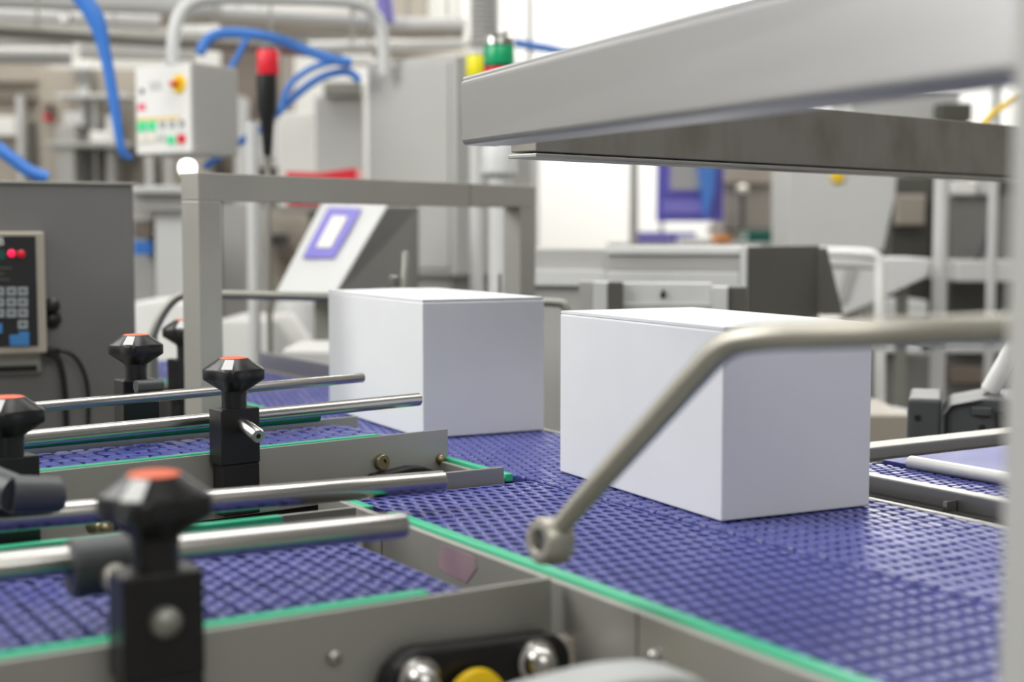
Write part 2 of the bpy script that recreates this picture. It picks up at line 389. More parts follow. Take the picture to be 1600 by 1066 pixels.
hb = [at2(x, y, -.001) for x, y in ((575, 740), (600, 735), (632, 727), (650, 727), (668, 733), (690, 737), (690, 752), (575, 757))]
MB().prism(hb, -T2 * .02).build('bearing_housing', 'black', pl, .002)
legs(root, L2, [(-1.1, .04), (-.3, .04), (-1.1, .15), (-.3, .15)], .70)

# black bearing unit bolted on the front plate, with dome nuts
rt = thing('bearing_unit', 'long black bearing housing with two dome nuts on the front side plate', 'bearing', L(.53, .985, .72), LA)
c0 = aty(640, 1070, .999); c1 = aty(830, 1032, .999)
dirx = (c1 - c0).normalized(); upv = EA.cross(dirx) * -1
if upv.z < 0: upv = -upv
R_ = .034; poly = []
for k in range(13):
    t = PI / 2 + PI * k / 12; poly.append(c0 + dirx * math.cos(t) * R_ + upv * math.sin(t) * R_)
for k in range(13):
    t = -PI / 2 + PI * k / 12; poly.append(c1 + dirx * math.cos(t) * R_ * .8 + upv * math.sin(t) * R_ * .8)
MB().prism(poly, -EA * .022).build('housing', 'black', rt, .006, seg=3)
for cc in (aty(652, 1062, .976), aty(836, 1032, .976)):
    MB().lathe(cc, -EA, [(.018, 0), (.018, .004), (.0145, .006), (.0140, .009), (.0125, .015), (.009, .020), (.004, .0228), (.0006, .0234)], 24).build('dome_nut', 'steel_bright', rt, smooth=True)
MB().lathe(aty(742, 1096, .970), -EA, [(.027, 0), (.026, .006), (.016, .010), (.001, .011)], 24).build('cap', 'yellow', rt, smooth=True)
g = aty(872, 1012, .998)
single(MB().box(frame(g, LA), -.012, .012, -.018, .0, -.012, .012), 'spacer_block', 'beige', 'small beige block at the end of the front side plate', 'block', bevel=.002)
pts = [(770, 1075), (800, 1062), (860, 1045), (905, 1035), (930, 1031), (985, 1027), (1025, 1032), (1050, 1050), (1065, 1075), (1060, 1140), (780, 1140)]
single(MB().prism([aty(x, y, .80) for x, y in pts], -EA * .05), 'plastic_cover', 'plastic_white', 'milky white plastic cover at the bottom edge beside the dome nuts', 'cover', bevel=.006)

# ---- guide rods
def rod(p0, p1, r, label):
    d = (p1 - p0).normalized()
    mb = MB().tube([p0, p1 - d * .001, p1], [r, r, r * .9], 20)
    return single(mb, 'guide_rod', 'steel_bright', label, 'rod', 'steel guide rods above the side conveyors', smooth=True)
def rod_px(f, k, x0, y0, x1, y1, r, label, ext=.25):
    a = f(x0, y0, k); b = f(x1, y1, k); a = a + (a - b).normalized() * ext
    return rod(a, b, r, label)
rod_px(aty, 1.085, 0, 888, 632, 820, .0112, 'steel guide rod low over the front belt, held by the front clamp')
rod_px(aty, 1.36, 0, 812, 692, 752, .0120, 'long steel guide rod passing behind the front black knob')
rod_px(at2, .032, 30, 686, 655, 624, .0086, 'steel guide rod through the middle black block, ending at the smaller box')
rod_px(at2, .165, 62, 636, 567, 590, .0068, 'farthest steel guide rod, in front of the grey cabinet', .1)

# ---- clamp brackets with lobed knobs
def knob_mod(t, r, h):
    k = 1 if r < .015 else min(1, (r - .015) / .018)
    return r * (1 - k * .27 * (.5 - .5 * math.cos(4 * t)) ** .8)
def bracket(name, label, loc, rot, sc=1.0, foot=.10, drop=.0):
    """origin at the top of the block; block below, stem and knob above"""
    r = thing(name, label, 'clamp', loc, rot, 'black knob clamps along the conveyors')
    f = frame(loc, rot); F = lambda x, y, z: f(x * sc, y * sc, z * sc)
    MB().box(F, -.029, .029, -.018, .018, -.075, 0).build('block', 'black', r, .002 * sc)
    MB().box(F, -.024, .029, -.016, .018, -.075 - foot, -.0751).build('foot_block', 'black', r, .002 * sc)
    MB().tube([F(0, 0, -.002), F(0, 0, .03)], .0170 * sc, 12).build('stem', 'black', r, smooth=True)
    k = MB().lathe(F(0, 0, .018), (0, 0, 1), [(q_ * sc, h * sc) for q_, h in [(.0172, 0), (.0174, .005), (.0398, .0195), (.0412, .0212), (.0412, .0335), (.0398, .0355), (.0215, .0478), (.0203, .0490)]], 64, lambda t, q_, h: sc * knob_mod(t, q_ / sc, h / sc), f(.849, -.528, 0) - f(0, 0, 0)).build('knob', 'black', r, smooth=True)
    MB().lathe(F(0, 0, .0665), (0, 0, 1), [(.0185 * sc, 0), (.0185 * sc, .0008 * sc), (.016 * sc, .0016 * sc)], 32).build('knob_cap', 'orange', k, smooth=True)
    ca, sa = math.cos(3.98), math.sin(3.98); K = lambda rr, tt, zz_: F(ca * rr - sa * tt, sa * rr + ca * tt, zz_)
    MB().hexa([K(.0205, -.006, .0652), K(.0205, .006, .0652), K(.0385, .0075, .0538), K(.0385, -.0075, .0538),
               K(.0212, -.006, .0664), K(.0212, .006, .0664), K(.0392, .0075, .0549), K(.0392, -.0075, .0549)]).build('knob_lit_facet', 'light_grey', k)  # light grey strip paints the lit facet on the black knob
    return r, F
# front clamp
cA = L(.314, .978, .9145)
r, F = bracket('knob_clamp', 'nearest knob clamp, large and blurred, with steel bolt on its black block', cA, LA, 1.0, .16)
bolt(r, F(.0, -.018, -.034), -EA, .0115, 'steel_dull')
cl = aty(165, 882, 1.085)
MB().tube([cl - EB * .028, cl + EB * .026], .023, 24).build('clamp_head', 'charcoal', r, .003, smooth=False)
MB().tube([cl + Vector((0, 0, -.004)) - EA * .0, cl - EA * .06 + Vector((0, 0, -.008)), cl - EA * .066 + Vector((0, 0, -.008))], [.011, .011, .007], 18).build('cross_rod', 'steel_bar', r, smooth=True)
MB().tube([cl + EB * .024, aty(250, 885, 1.06)], .016, 16).build('clamp_arm', 'charcoal', r, smooth=True)
# middle clamp
cB = at2(366, 637, -.0185)
r, F = bracket('knob_clamp', 'knob clamp in the middle with a short steel cross rod sticking out', cB, A2, .86, .07)
a = at2(372, 658, -.02); b = at2(404, 682, -.075)
MB().tube([a, b - (b - a).normalized() * .002, b], [.0085, .0085, .0075], 20).build('cross_rod', 'steel_bright', r, smooth=True)
MB().lathe(b, (b - a), [(.003, -.004), (.003, .0002)], 12).build('rod_hole', 'black', r)
# left clamp
cC = at2(14, 712, -.0185)
bracket('knob_clamp', 'knob clamp cut off by the left edge, mounted on the second side conveyor', cC, A2, .92, .05)
# back clamp
cD = at2(213, 592, .215)
r, F = bracket('knob_clamp', 'knob clamp in front of the grey cabinet and its black cables', cD, A2, .84, .03)
MB().tube([at2(212, 604, .18), at2(252, 602, .18)], .008, 14).build('clamp_screw', 'charcoal', r, smooth=True)
# behind the gantry post
cE = at(292, 560, 2.5)
bracket('knob_clamp', 'dark blurred knob clamp half hidden behind the left post of the steel gantry', cE, A2, 1.0, .10)
# clamp elbow at the left edge
rt = thing('rod_clamp', 'dark clamp elbow at the left edge holding the long rod', 'clamp', aty(20, 800, 1.40), LA)
e0 = aty(-40, 745, 1.38); e1 = aty(25, 772, 1.33); e2 = aty(98, 772, 1.33)
MB().tube([e0, e1], .017, 18).build('elbow', 'charcoal', rt, smooth=True)
MB().tube([e1 - EB * .004, e2 - EB * .004, e2], [.0175, .0165, .013], 18).build('socket', 'charcoal', rt, smooth=True)
MB().box(frame(aty(10, 840, 1.42), LA), -.03, .028, -.02, .0, -.16, .02).build('block', 'black', rt, .002)
# cross bolt seen in the gap between the two side conveyors
rt = thing('pipe_fitting', 'small brass pipe fitting in the gap behind the front side conveyor', 'fitting', aty(160, 838, 1.46), LA)
c = aty(163, 824, 1.46)
MB().lathe(c, -EA, [(.014, -.02), (.014, 0), (.0105, .002), (.010, .006), (.006, .010), (.001, .012)], 20).build('nut', 'brass', rt, smooth=True)
MB().tube([c + EB * .012, c + EB * .06 - Vector((0, 0, .003))], .008, 12).build('nipple', 'brass', rt, smooth=True)

# ================================================================== BOXES
def carton(loc, yaw, w_, l_, h_, label):
    r = thing('cardboard_box', label, 'box', loc, yaw, 'white cardboard boxes')
    f = frame(loc, yaw)
    MB().box(f, 0, w_, 0, l_, 0, h_ - .0015).build('box_body', 'card', r, .0025, seg=3)
    n = 10
    for s_ in (0, 1):             # two long closing flaps, bowed a little
        v = []; fc = []
        xa = .0008 if s_ == 0 else w_ / 2 + .0006; xb = w_ / 2 - .0006 if s_ == 0 else w_ - .0008
        for i in range(n + 1):
            x = xa + (xb - xa) * i / n
            for j in range(n + 1):
                y = .001 + (l_ - .002) * j / n
                bow = .0055 * math.sin(PI * min(1, max(0, x / w_))) * math.sin(PI * j / n) ** .7
                v.append((x, y, h_ + bow))
        top = [f(x, y, z + .0022) for x, y, z in v]; bot = [f(x, y, z - .0012) for x, y, z in v]
        N = len(v); k = lambda i, j: i * (n + 1) + j
        for i in range(n):
            for j in range(n):
                fc.append((k(i, j), k(i + 1, j), k(i + 1, j + 1), k(i, j + 1)))
                fc.append((N + k(i, j + 1), N + k(i + 1, j + 1), N + k(i + 1, j), N + k(i, j)))
        rim = [k(i, 0) for i in range(n)] + [k(n, j) for j in range(n)] + [k(i, n) for i in range(n, 0, -1)] + [k(0, j) for j in range(n, 0, -1)]
        for i in range(len(rim)):
            a_, b_ = rim[i], rim[(i + 1) % len(rim)]; fc.append((b_, a_, N + a_, N + b_))
        MB().add(top + bot, fc).build('flap', 'card', r, smooth=True)
    return r
p = atz(1127, 816, ZB + .0006)
carton(p, math.radians(26.5), .196, .352, .200, 'larger white cardboard box in front, behind the curved steel bar')
p = atz(661, 686, ZB + .0006)
carton(p, math.radians(27), .20, .40, .200, 'smaller looking white cardboard box farther back on the belt')

# ================================================================== CURVED BARS
rt = thing('curved_guide_bar', 'thick bent steel bar with an eye end reaching over the front belt', 'bar', at(852, 870, 1.12))
path = [at(868, 832, 1.125), at(905, 788, 1.11), at(1010, 672, 1.06), at(1085, 588, 1.02), at(1135, 535, .995), at(1195, 526, .97), at(1290, 523, .945), at(1430, 518, .905), at(1600, 513, .875), at(1700, 510, .85)]
MB().tube(path, [.0075, .0088, .0092, .0095, .0097, .0098, .0098, .0098, .0095, .0092], 20, smooth=3).build('bar', 'steel_bar', rt, smooth=True)
_f = at(1690, 510, .852)
MB().tube([_f, Vector((at(1688, 500, .70).x + .012, .7235, _f.z))], .009, 14).build('mount', 'steel_dull', rt, smooth=True)
ec = at(858, 845, 1.13); ax = Vector((-.80, -.55, .12)).normalized()
v = []; fcs = []; seg = 32
prof = [(.0080, -.012), (.0080, .010), (.0095, .0115), (.0150, .0115), (.0178, .008), (.0178, -.011), (.0155, -.0135), (.0090, -.0135)]
u = ax.cross(Vector((0, 0, 1))).normalized(); b_ = ax.cross(u)
for j in range(seg):
    t = 2 * PI * j / seg
    for rr, hh in prof: v.append(ec + ax * hh + (u * math.cos(t) + b_ * math.sin(t)) * rr * 1.05)
m_ = len(prof)
for j in range(seg):
    for i in range(m_):
        fcs.append((j * m_ + i, j * m_ + (i + 1) % m_, ((j + 1) % seg) * m_ + (i + 1) % m_, ((j + 1) % seg) * m_ + i))
MB().add(v, fcs).build('eye', 'steel_bar', rt, smooth=True)
d_ = 2.62
bp_ = [at(236, 530, d_), at(252, 492, d_), at(275, 463, d_), at(300, 459, d_), at(510, 464, d_), at(700, 469, d_), at(868, 472, d_), at(884, 476, d_), at(888, 500, d_), at(888, 575, d_)]
rt = thing('curved_guide_bar', 'bent steel bar behind the smaller box and the left gantry post', 'bar', at(236, 530, d_))
MB().tube(bp_, .0082, 16, smooth=3).build('bar', 'steel_dull', rt, smooth=True)
a = at(236, 528, d_)
MB().tube([a + Vector((0, 0, .004)), Vector((a.x, a.y, .0))], .012, 14).build('post', 'steel_dull', rt, smooth=True)

# ================================================================== OVERHEAD FRAME AND RIGHT POST
rt = thing('overhead_gantry', 'large steel corner frame hanging above the boxes at upper right', 'frame', (at(1688, 500, .70).x, .70, 0))
def beam(t0, b0, t1, b1, back):   # a square section between two upright ends, given thickness towards `back`
    back = Vector(back)
    return MB().hexa([b0, b1, b1 + back, b0 + back, t0, t1, t1 + back, t0 + back])
nb0, nb1 = at(720, 228, 1.60), at(1690, 104, .745); nt0, nt1 = at(717, 126, 1.60), at(1690, -142, .745)
nd = (nb1 - nb0); nd.z = 0; nd.normalize(); bk = Vector((-nd.y, nd.x, 0)); bk = bk if bk.y > 0 else -bk
m1 = beam(nt0, nb0, nt1, nb1, bk * .045).build('beam', 'beam', rt, .006, seg=3)
fb0, fb1 = at(735, 231, 1.612), at(1800, 287, 2.70); ft0, ft1 = at(735, 120, 1.612), at(1800, 216, 2.70)
fd = (fb1 - fb0); fd.z = 0; fd.normalize(); bk2 = Vector((-fd.y, fd.x, 0)); bk2 = bk2 if bk2.y > 0 else -bk2
ad = (fb1 - fb0) * .06; fb0 = fb0 + ad; ft0 = ft0 + (ft1 - ft0) * .06
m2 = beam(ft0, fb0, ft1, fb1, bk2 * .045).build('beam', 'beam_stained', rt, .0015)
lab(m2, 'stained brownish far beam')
dn = Vector((0, 0, .007))
beam(fb0 - dn * .3, fb0 - dn, fb1 - dn * .3, fb1 - dn, bk2 * .05).build('lower_flange', 'steel', rt, .001)
lip = Vector((0, 0, .004)); ofs = bk * .004
beam(nt0 + ofs + lip, nt0 + ofs + dn * .02, nt1 + ofs + lip, nt1 + ofs + dn * .02, bk * .03).build('upper_lip', 'light_grey', rt, .002)
ip = bk * .047
beam(nb0 + ip + dn * 1.2, nb0 + ip + dn * .2, nb1 + ip + dn * 1.2, nb1 + ip + dn * .2, bk * .014).build('lower_flange', 'steel', rt, .001)
pc = at(1688, 500, .70)
MB().box(W, pc.x - .028, pc.x + .028, .675, .725, 0, 2.3).build('post', 'post_grey', rt, .006, seg=3)
fe = (fb1 + ft1) / 2
MB().box(W, fe.x - .03, fe.x + .03, fe.y, fe.y + .06, 0, 2.3).build('post', 'steel', rt, .004)
for yy in (228, 246):
    pp = fb0.lerp(fb1, .79); 
    z_ = at(1575, yy, 2.46).z
    MB().lathe(Vector((at(1575, yy, 2.462).x, at(1575, yy, 2.462).y - .004, z_)), -bk2, [(.0035, 0), (.0035, .003), (.0018, .004)], 12).build('screw', 'dark_grey', m2)

# ================================================================== GANTRY
rt = thing('gantry_frame', 'square steel gantry frame straddling the belt behind the smaller box', 'frame', at(320, 600, 2.32) * 1)
zt_, zb_ = 1.2465, 1.2015
gl, gr = at(310, 270, 2.32), at(837, 292, 3.02)
gd = Vector((gr.x - gl.x, gr.y - gl.y, 0)); glen = gd.length; gd.normalize(); gyaw = math.atan2(gd.y, gd.x)
fg = frame((gl.x, gl.y, 0), gyaw)
MB().box(fg, 0, glen, 0, .045, zb_, zt_).build('crossbeam', 'steel_plate', rt, .0015)
MB().box(fg, 0, .046, 0, .045, .0, zb_ - .0005).build('post', 'steel_plate', rt, .0015)
MB().box(fg, glen - .052, glen, 0, .045, .0, zb_ - .0005).build('post', 'steel_plate', rt, .0015)
MB().box(fg, glen * .76, glen * .76 + .0012, -.0006, 0, zb_, zt_).build('seam', 'dark_grey', rt)

# small pin and thumb screw behind the smaller box
d_ = 2.68
rt = thing('adjusting_pin', 'upright steel pin with a thumb screw behind the smaller box', 'pin', (at(634, 460, d_).x, d_, .70))
a = at(634, 392, d_); b = at(631, 470, d_)
MB().tube([Vector((b.x, b.y, .70)), b, a - Vector((0, 0, .003)), a], [.0078, .0078, .007, .005], 14).build('pin', 'steel_dull', rt, smooth=True)
c = at(616, 452, d_)
MB().lathe(c - Vector((0, 0, .02)), (0, 0, 1), [(.004, 0), (.004, .028), (.008, .030), (.0095, .038), (.0095, .043), (.006, .046)], 18).build('thumb_screw', 'steel_dull', rt, smooth=True)
MB().tube([c - Vector((0, 0, .012)), Vector((b.x, b.y, c.z - .012))], .006, 10).build('lug', 'steel_dull', rt)
a = at(781, 428, 2.9)
single(MB().tube([Vector((a.x, a.y, .70)), a], .0036, 10), 'thin_rod', 'steel_bright', 'thin upright steel rod just left of the right gantry post', 'rod', smooth=True)

# ================================================================== LEFT CABINET WITH KEYPAD
cyaw = math.radians(24)
co = at(208, 290, 2.72)
fc_ = frame((co.x, co.y, 0), cyaw)          # local x runs right along the face, 0 at the right edge
rt = thing('control_cabinet', 'dark grey steel cabinet with black keypad at the left edge', 'cabinet', (co.x - .25, co.y, 0), cyaw)
body = MB().box(fc_, -.62, 0, 0, .34, .08, 1.2375).build('body', 'cabinet', rt, .004)
MB().box(fc_, -.63, .008, -.004, .35, 1.2380, 1.2435).build('lid', 'steel_dull', rt, .002)
MB().box(fc_, -.60, -.02, .02, .32, .0, .0795).build('plinth', 'dark_grey', rt)
def onc(x, y, off=0):                        # sight line meets the cabinet face plane (moved `off` outwards)
    n_ = Vector((math.sin(cyaw), -math.cos(cyaw), 0)); o_ = Vector((co.x, co.y, 0)) + n_ * off
    v_ = ray(x, y); q_ = EYE + v_ * ((o_ - EYE).dot(n_) / v_.dot(n_))
    e_ = q_ - Vector((co.x, co.y, 0)); return e_.dot(Vector((math.cos(cyaw), math.sin(cyaw), 0))), q_.z
def kbox(x0, y0, x1, y1, off, th, name, m, par, bevel=0):
    a0, z1 = onc(x0, y0, off); a1, z0 = onc(x1, y1, off)
    return MB().box(fc_, a0, a1, -off, -off + th, z0, z1).build(name, m, par, bevel)
bez = kbox(-70, 362, 74, 552, .045, .045, 'keypad_housing', 'beige', rt, .004)
kbox(-58, 369, 60, 541, .0462, .0015, 'keypad_sheet', 'panel_black', bez)
kbox(-50, 392, 8, 406, .0475, .0015, 'display', 'teal', bez, .001)
for cx, cy, r_, mm in ((18, 396, .0066, 'lamp_red'), (33, 397, .0072, 'lamp_red_dim')):
    a0, z0 = onc(cx, cy, .047)
    MB().lathe(fc_(a0, -.0462, z0), Vector((math.sin(cyaw), -math.cos(cyaw), 0)), [(r_, 0), (r_, .002), (r_ * .7, .004), (r_ * .1, .005)], 20).build('indicator', mm, bez, smooth=True)
for row, yy in enumerate((449, 466, 483, 501)):
    for cx in (-31, -9, 10, 28):
        if row == 0 and cx == -31: continue
        if row == 3 and cx < 20: continue
        kk = kbox(cx - 0, yy, cx + 16, yy + 13.5, .049, .003, 'key', 'key', bez, .0008)
        kbox(cx + 4, yy + 4, cx + 11, yy + 7.5, .0493, .0003, 'key_mark', 'charcoal', kk)
for x0, y0, x1, y1 in ((-22, 506, 4, 521), (15, 524, 46, 540), (29, 519, 46, 524.5)):
    kbox(x0, y0, x1, y1, .049, .003, 'key', 'key_blue', bez, .0008)
for y0, x1 in ((418, 18), (427, 6), (436, 15)):
    kbox(-40, y0, x1, y0 + 2, .0466, .0004, 'caption_line', 'dark_grey', bez)
fcu = bpy.data.curves.new('caption', 'FONT'); fcu.body = 'B'; fcu.size = .020; fcu.extrude = .0003
to = bpy.data.objects.new('caption', fcu); COL.objects.link(to)
dg = bpy.context.evaluated_depsgraph_get(); me = bpy.data.meshes.new_from_object(to.evaluated_get(dg)); bpy.data.objects.remove(to)
me.materials.clear(); me.materials.append(M['white'])
a0, z0 = onc(-4, 383, .0462); mw = Matrix.Translation(fc_(a0, -.0465, z0)) @ Matrix.Rotation(cyaw, 4, 'Z') @ Matrix.Rotation(PI / 2, 4, 'X')
o = bpy.data.objects.new('caption', me); COL.objects.link(o); o.parent = bez['_o']; o.matrix_local = bez['_inv'] @ mw
kbox(-70, 553, 66, 583, .02, .02, 'lower_bracket', 'steel_dull', rt, .003)
kbox(-60, 575, 58, 580, .0215, .002, 'slot', 'black', rt)
a0, z0 = onc(82, 478, .02)
MB().lathe(fc_(a0, 0, z0), Vector((math.sin(cyaw), -math.cos(cyaw), 0)), [(.014, 0), (.014, .015), (.010, .018), (.010, .036), (.004, .038)], 20).build('rotary_knob', 'black', rt, smooth=True)
a0, z0 = onc(83, 500, .02)
MB().lathe(fc_(a0, 0, z0), Vector((math.sin(cyaw), -math.cos(cyaw), 0)), [(.016, 0), (.016, .01), (.009, .022), (.003, .024)], 20).build('rotary_knob', 'black', rt, smooth=True)
a0, z0 = onc(84, 549, .03)
MB().box(fc_, a0 - .012, a0 + .010, -.035, 0, z0 - .009, z0 + .006).build('cable_plug', 'black', rt, .002)
def on(x, y, off=.03): a_, z_ = onc(x, y, off); return fc_(a_, -off, z_)
for pts_, rr in (([(80, 549), (92, 562), (99, 590), (103, 640), (104, 700)], .0058), ([(92, 547), (112, 552), (128, 572), (138, 605), (138, 660), (137, 700)], .0042)):
    MB().tube([on(*q_) for q_ in pts_], rr, 10, smooth=2).build('cable', 'black', rt, smooth=True)

# ================================================================== MIDDLE BACKGROUND
# big light grey switch cabinet
d_ = 4.3
rt = thing('switch_cabinet', 'tall light grey switch cabinet behind the gantry beam', 'cabinet', (at(712, 300, d_).x, d_, 0), math.radians(-38))
f = frame((at(712, 300, d_).x, at(712, 300, d_).y, 0), math.radians(-38))
zt = at(712, 86, d_).z; zb = at(712, 432, d_).z
bd = MB().box(f, -.362, 0, 0, .37, zb, zt).build('body', 'post_grey', rt, .008, seg=3)
MB().box(f, -.345, -.02, -.010, -.0005, zb + .02, zt - .02).build('door', 'post_grey', rt, .006)
MB().box(f, -.30, -.06, .05, .31, 0, zb - .0005).build('pedestal', 'mid_grey', rt, .004)
# support tube over both boxes
d2 = 4.05
path = [at(270, 102, d2), at(270, 60, d2), at(276, 28, d2 + .01), at(292, 6, d2 + .03), at(320, -4, d2 + .05), at(430, -2, d2 + .15), at(540, 0, d2 + .24), at(572, 8, d2 + .27), at(592, 30, d2 + .30), at(599, 60, d2 + .31), at(600, 118, d2 + .32)]
single(MB().tube(path, .0185, 18, smooth=2), 'support_tube', 'light_grey', 'pale bent support tube between hanging control box and tall cabinet', 'tube', smooth=True)
# hanging control box
y_ = math.radians(-33)
ob = at(301, 100, d2 - .06)
f = frame((ob.x, ob.y, 0), y_); zt = at(301, 97, d2 - .06).z; zb = at(301, 240, d2 - .06).z
rt = thing('control_box', 'hanging pale control box with yellow switch and coloured buttons', 'control box', (ob.x, ob.y, zb), y_)
W_ = .225
MB().box(f, -W_, 0, 0, .18, zb, zt).build('housing', 'mid_grey', rt, .006, seg=3)
fp = MB().box(f, -W_ + .004, -.004, -.008, -.0003, zb + .004, zt - .004).build('front_panel', 'white', rt, .004)
def cb(x, y): # photo position on the front panel -> local x, z
    return -W_ + (x - 195) / 106.0 * W_, zt + (zb - zt) * (y - 97) / 143.0
nb = Vector((math.sin(y_), -math.cos(y_), 0))
a0, z0 = cb(280, 130)
MB().lathe(f(a0, -.008, z0), nb, [(.026, 0), (.026, .004), (.024, .006)], 28).build('switch_plate', 'yellow', fp, smooth=True)
MB().box(f, a0 - .020, a0 + .006, -.030, -.014, z0 - .005, z0 + .006).build('switch_handle', 'red', fp, .002)
for x, y, wd, hg, mm in ((209, 193, 15, 16, 'lamp_green'), (228, 193, 15, 16, 'lamp_green'), (248, 192, 9, 11, 'mid_grey'), (266, 192, 9, 11, 'mid_grey'), (284, 192, 9, 11, 'mid_grey'), (210, 212, 15, 14, 'cream'), (228, 212, 15, 14, 'cream'), (246, 212, 13, 13, 'light_grey'), (264, 217, 14, 13, 'lamp_green'), (283, 216, 14, 14, 'red')):
    a0, z0 = cb(x, y); sx_ = wd / 106 * W_ / 2; sz_ = hg / 143 * (zt - zb) / 2
    MB().box(f, a0 - sx_, a0 + sx_, -.013, -.0082, z0 - sz_, z0 + sz_).build('button', mm, fp, .0015)
for x, y, wd, hg, mm in ((209, 162, 13, 10, 'pink'), (210, 137, 7, 8, 'charcoal'), (240, 182, 80, 3, 'yellow'), (236, 130, 22, 14, 'light_grey')):
    a0, z0 = cb(x, y); sx_ = wd / 106 * W_ / 2; sz_ = hg / 143 * (zt - zb) / 2
    MB().box(f, a0 - sx_, a0 + sx_, -.0095, -.0082, z0 - sz_, z0 + sz_).build('label_plate', mm, fp)

# tilted operator console
rt = thing('operator_console', 'white sloping operator console with violet framed cream screen', 'console', (at(560, 450, 3.7).x, 3.7, 0))
A_, B_, C_, D_ = at(505, 318, 3.82), at(607, 322, 3.70), at(519, 470, 3.46), at(428, 470, 3.58)
A2_, B2_, C2_, D2_ = at(545, 318, 4.1), at(655, 322, 4.02), at(655, 470, 4.02), at(530, 470, 4.15)
MB().hexa([D_, C_, C2_, D2_, A_, B_, B2_, A2_]).build('body', 'steel_grey', rt, .004)
nrm = (C_ - D_).cross(A_ - D_).normalized(); nrm = nrm if nrm.y < 0 else -nrm
fcz = lambda u_, v_, o_: D_.lerp(C_, u_).lerp(A_.lerp(B_, u_), v_) + nrm * o_
def slab(u0, u1, v0, v1, o0, o1, name, m_2, par, bevel=0):
    return MB().hexa([fcz(u0, v0, o0), fcz(u1, v0, o0), fcz(u1, v1, o0), fcz(u0, v1, o0), fcz(u0, v0, o1), fcz(u1, v0, o1), fcz(u1, v1, o1), fcz(u0, v1, o1)]).build(name, m_2, par, bevel)
pn = slab(0, 1, .02, 1, .0005, .006, 'panel', 'light_grey', rt, .002)
bz = slab(.17, .68, .40, .93, .0062, .012, 'screen_bezel', 'violet', pn, .002)
slab(.32, .55, .50, .83, .0122, .014, 'screen', 'cream', bz)
MB().box(frame((at(560, 450, 3.75).x, 3.78, 0), math.radians(-30)), -.09, .09, -.08, .12, 0, C_.z + .002).build('pedestal', 'steel_dull', rt, .004)

# signal lamps
d_ = 3.5
xc = at(780, 100, d_).x
rt = thing('signal_tower', 'signal tower with green lens above a red one, behind the overhead beam', 'signal lamp', (xc, d_, 0))
def zz(y, d): return at(780, y, d).z
MB().lathe((xc, d_, zz(76, d_)), (0, 0, 1), [(.034, 0), (.038, .003), (.037, .018), (.025, .027), (.004, .028)], 28).build('cap', 'steel_bright', rt, smooth=True)
MB().lathe((xc + .016, d_, zz(62, d_)), (0, 0, 1), [(.008, 0), (.009, .008), (.004, .014)], 14).build('nub', 'black', rt, smooth=True)
MB().lathe((xc, d_, zz(105, d_)), (0, 0, 1), [(.0365, 0), (.0375, .004), (.0375, .040), (.036, .0445)], 28).build('green_lens', 'emerald', rt, smooth=True)
MB().lathe((xc, d_, zz(109, d_)), (0, 0, 1), [(.0372, 0), (.0372, .006)], 28).build('ring', 'black', rt, smooth=True)
MB().lathe((xc, d_, zz(138, d_)), (0, 0, 1), [(.0365, 0), (.0375, .004), (.0375, .044)], 28).build('red_lens', 'red', rt, smooth=True)
MB().lathe((xc, d_, zz(274, d_)), (0, 0, 1), [(.030, -.003), (.042, 0), (.046, .004), (.046, .018), (.043, .019), (.043, .063), (.040, .068), (.036, zz(138, d_) - zz(274, d_))], 28).build('collar', 'light_grey', rt, smooth=True)
MB().tube([(xc + .004, d_, 0), (xc + .004, d_, zz(275, d_))], .030, 24).build('pole', 'light_grey', rt, smooth=True)
MB().lathe((xc, d_, 0), (0, 0, 1), [(.09, 0), (.09, .012), (.04, .02)], 24).build('base', 'mid_grey', rt, smooth=True)
d_ = 3.95; xx = at(745, 100, d_).x
rt = thing('signal_tower', 'bright yellow signal lamp peeking out left of the green lens', 'signal lamp', (xx, d_, 0))
MB().lathe((xx, d_, zz(125, d_)), (0, 0, 1), [(.026, 0), (.028, .004), (.028, .058), (.026, .062)], 24).build('lens', 'yellow_bright', rt, smooth=True)
MB().lathe((xx, d_, zz(90, d_)), (0, 0, 1), [(.029, .0005), (.029, .008), (.02, .014)], 24).build('cap', 'light_grey', rt, smooth=True)
MB().tube([(xx, d_, 0), (xx, d_, zz(125, d_) - .0005)], .020, 18).build('pole', 'light_grey', rt, smooth=True)
# red lamp with black handle
d_ = 3.75; xx = at(423, 100, d_).x
rt = thing('beacon', 'red topped black beacon beside the blue hoses', 'signal lamp', (xx, d_, 0))
MB().lathe((xx, d_, zz(120, d_)), (0, 0, 1), [(.027, 0), (.0285, .003), (.0285, .058), (.026, .064)], 24).build('lens', 'red', rt, smooth=True)
MB().lathe((xx, d_, zz(80, d_)), (0, 0, 1), [(.027, 0), (.025, .006), (.012, .010)], 24).build('cap', 'charcoal', rt, smooth=True)
MB().lathe((xx - .004, d_, zz(245, d_)), (0, 0, 1), [(.010, 0), (.012, .01), (.018, .09), (.026, .12), (.0275, .18), (.027, zz(120, d_) - zz(245, d_) - .0005)], 24).build('body', 'black', rt, smooth=True)
MB().tube([(xx - .004, d_, 0), (xx - .004, d_, zz(245, d_))], .008, 12).build('pole', 'steel_dull', rt, smooth=True)
MB().lathe((xx - .004, d_, zz(252, d_)), (0, 0, 1), [(.02, 0), (.02, .008)], 16).build('collar', 'steel_dull', rt)

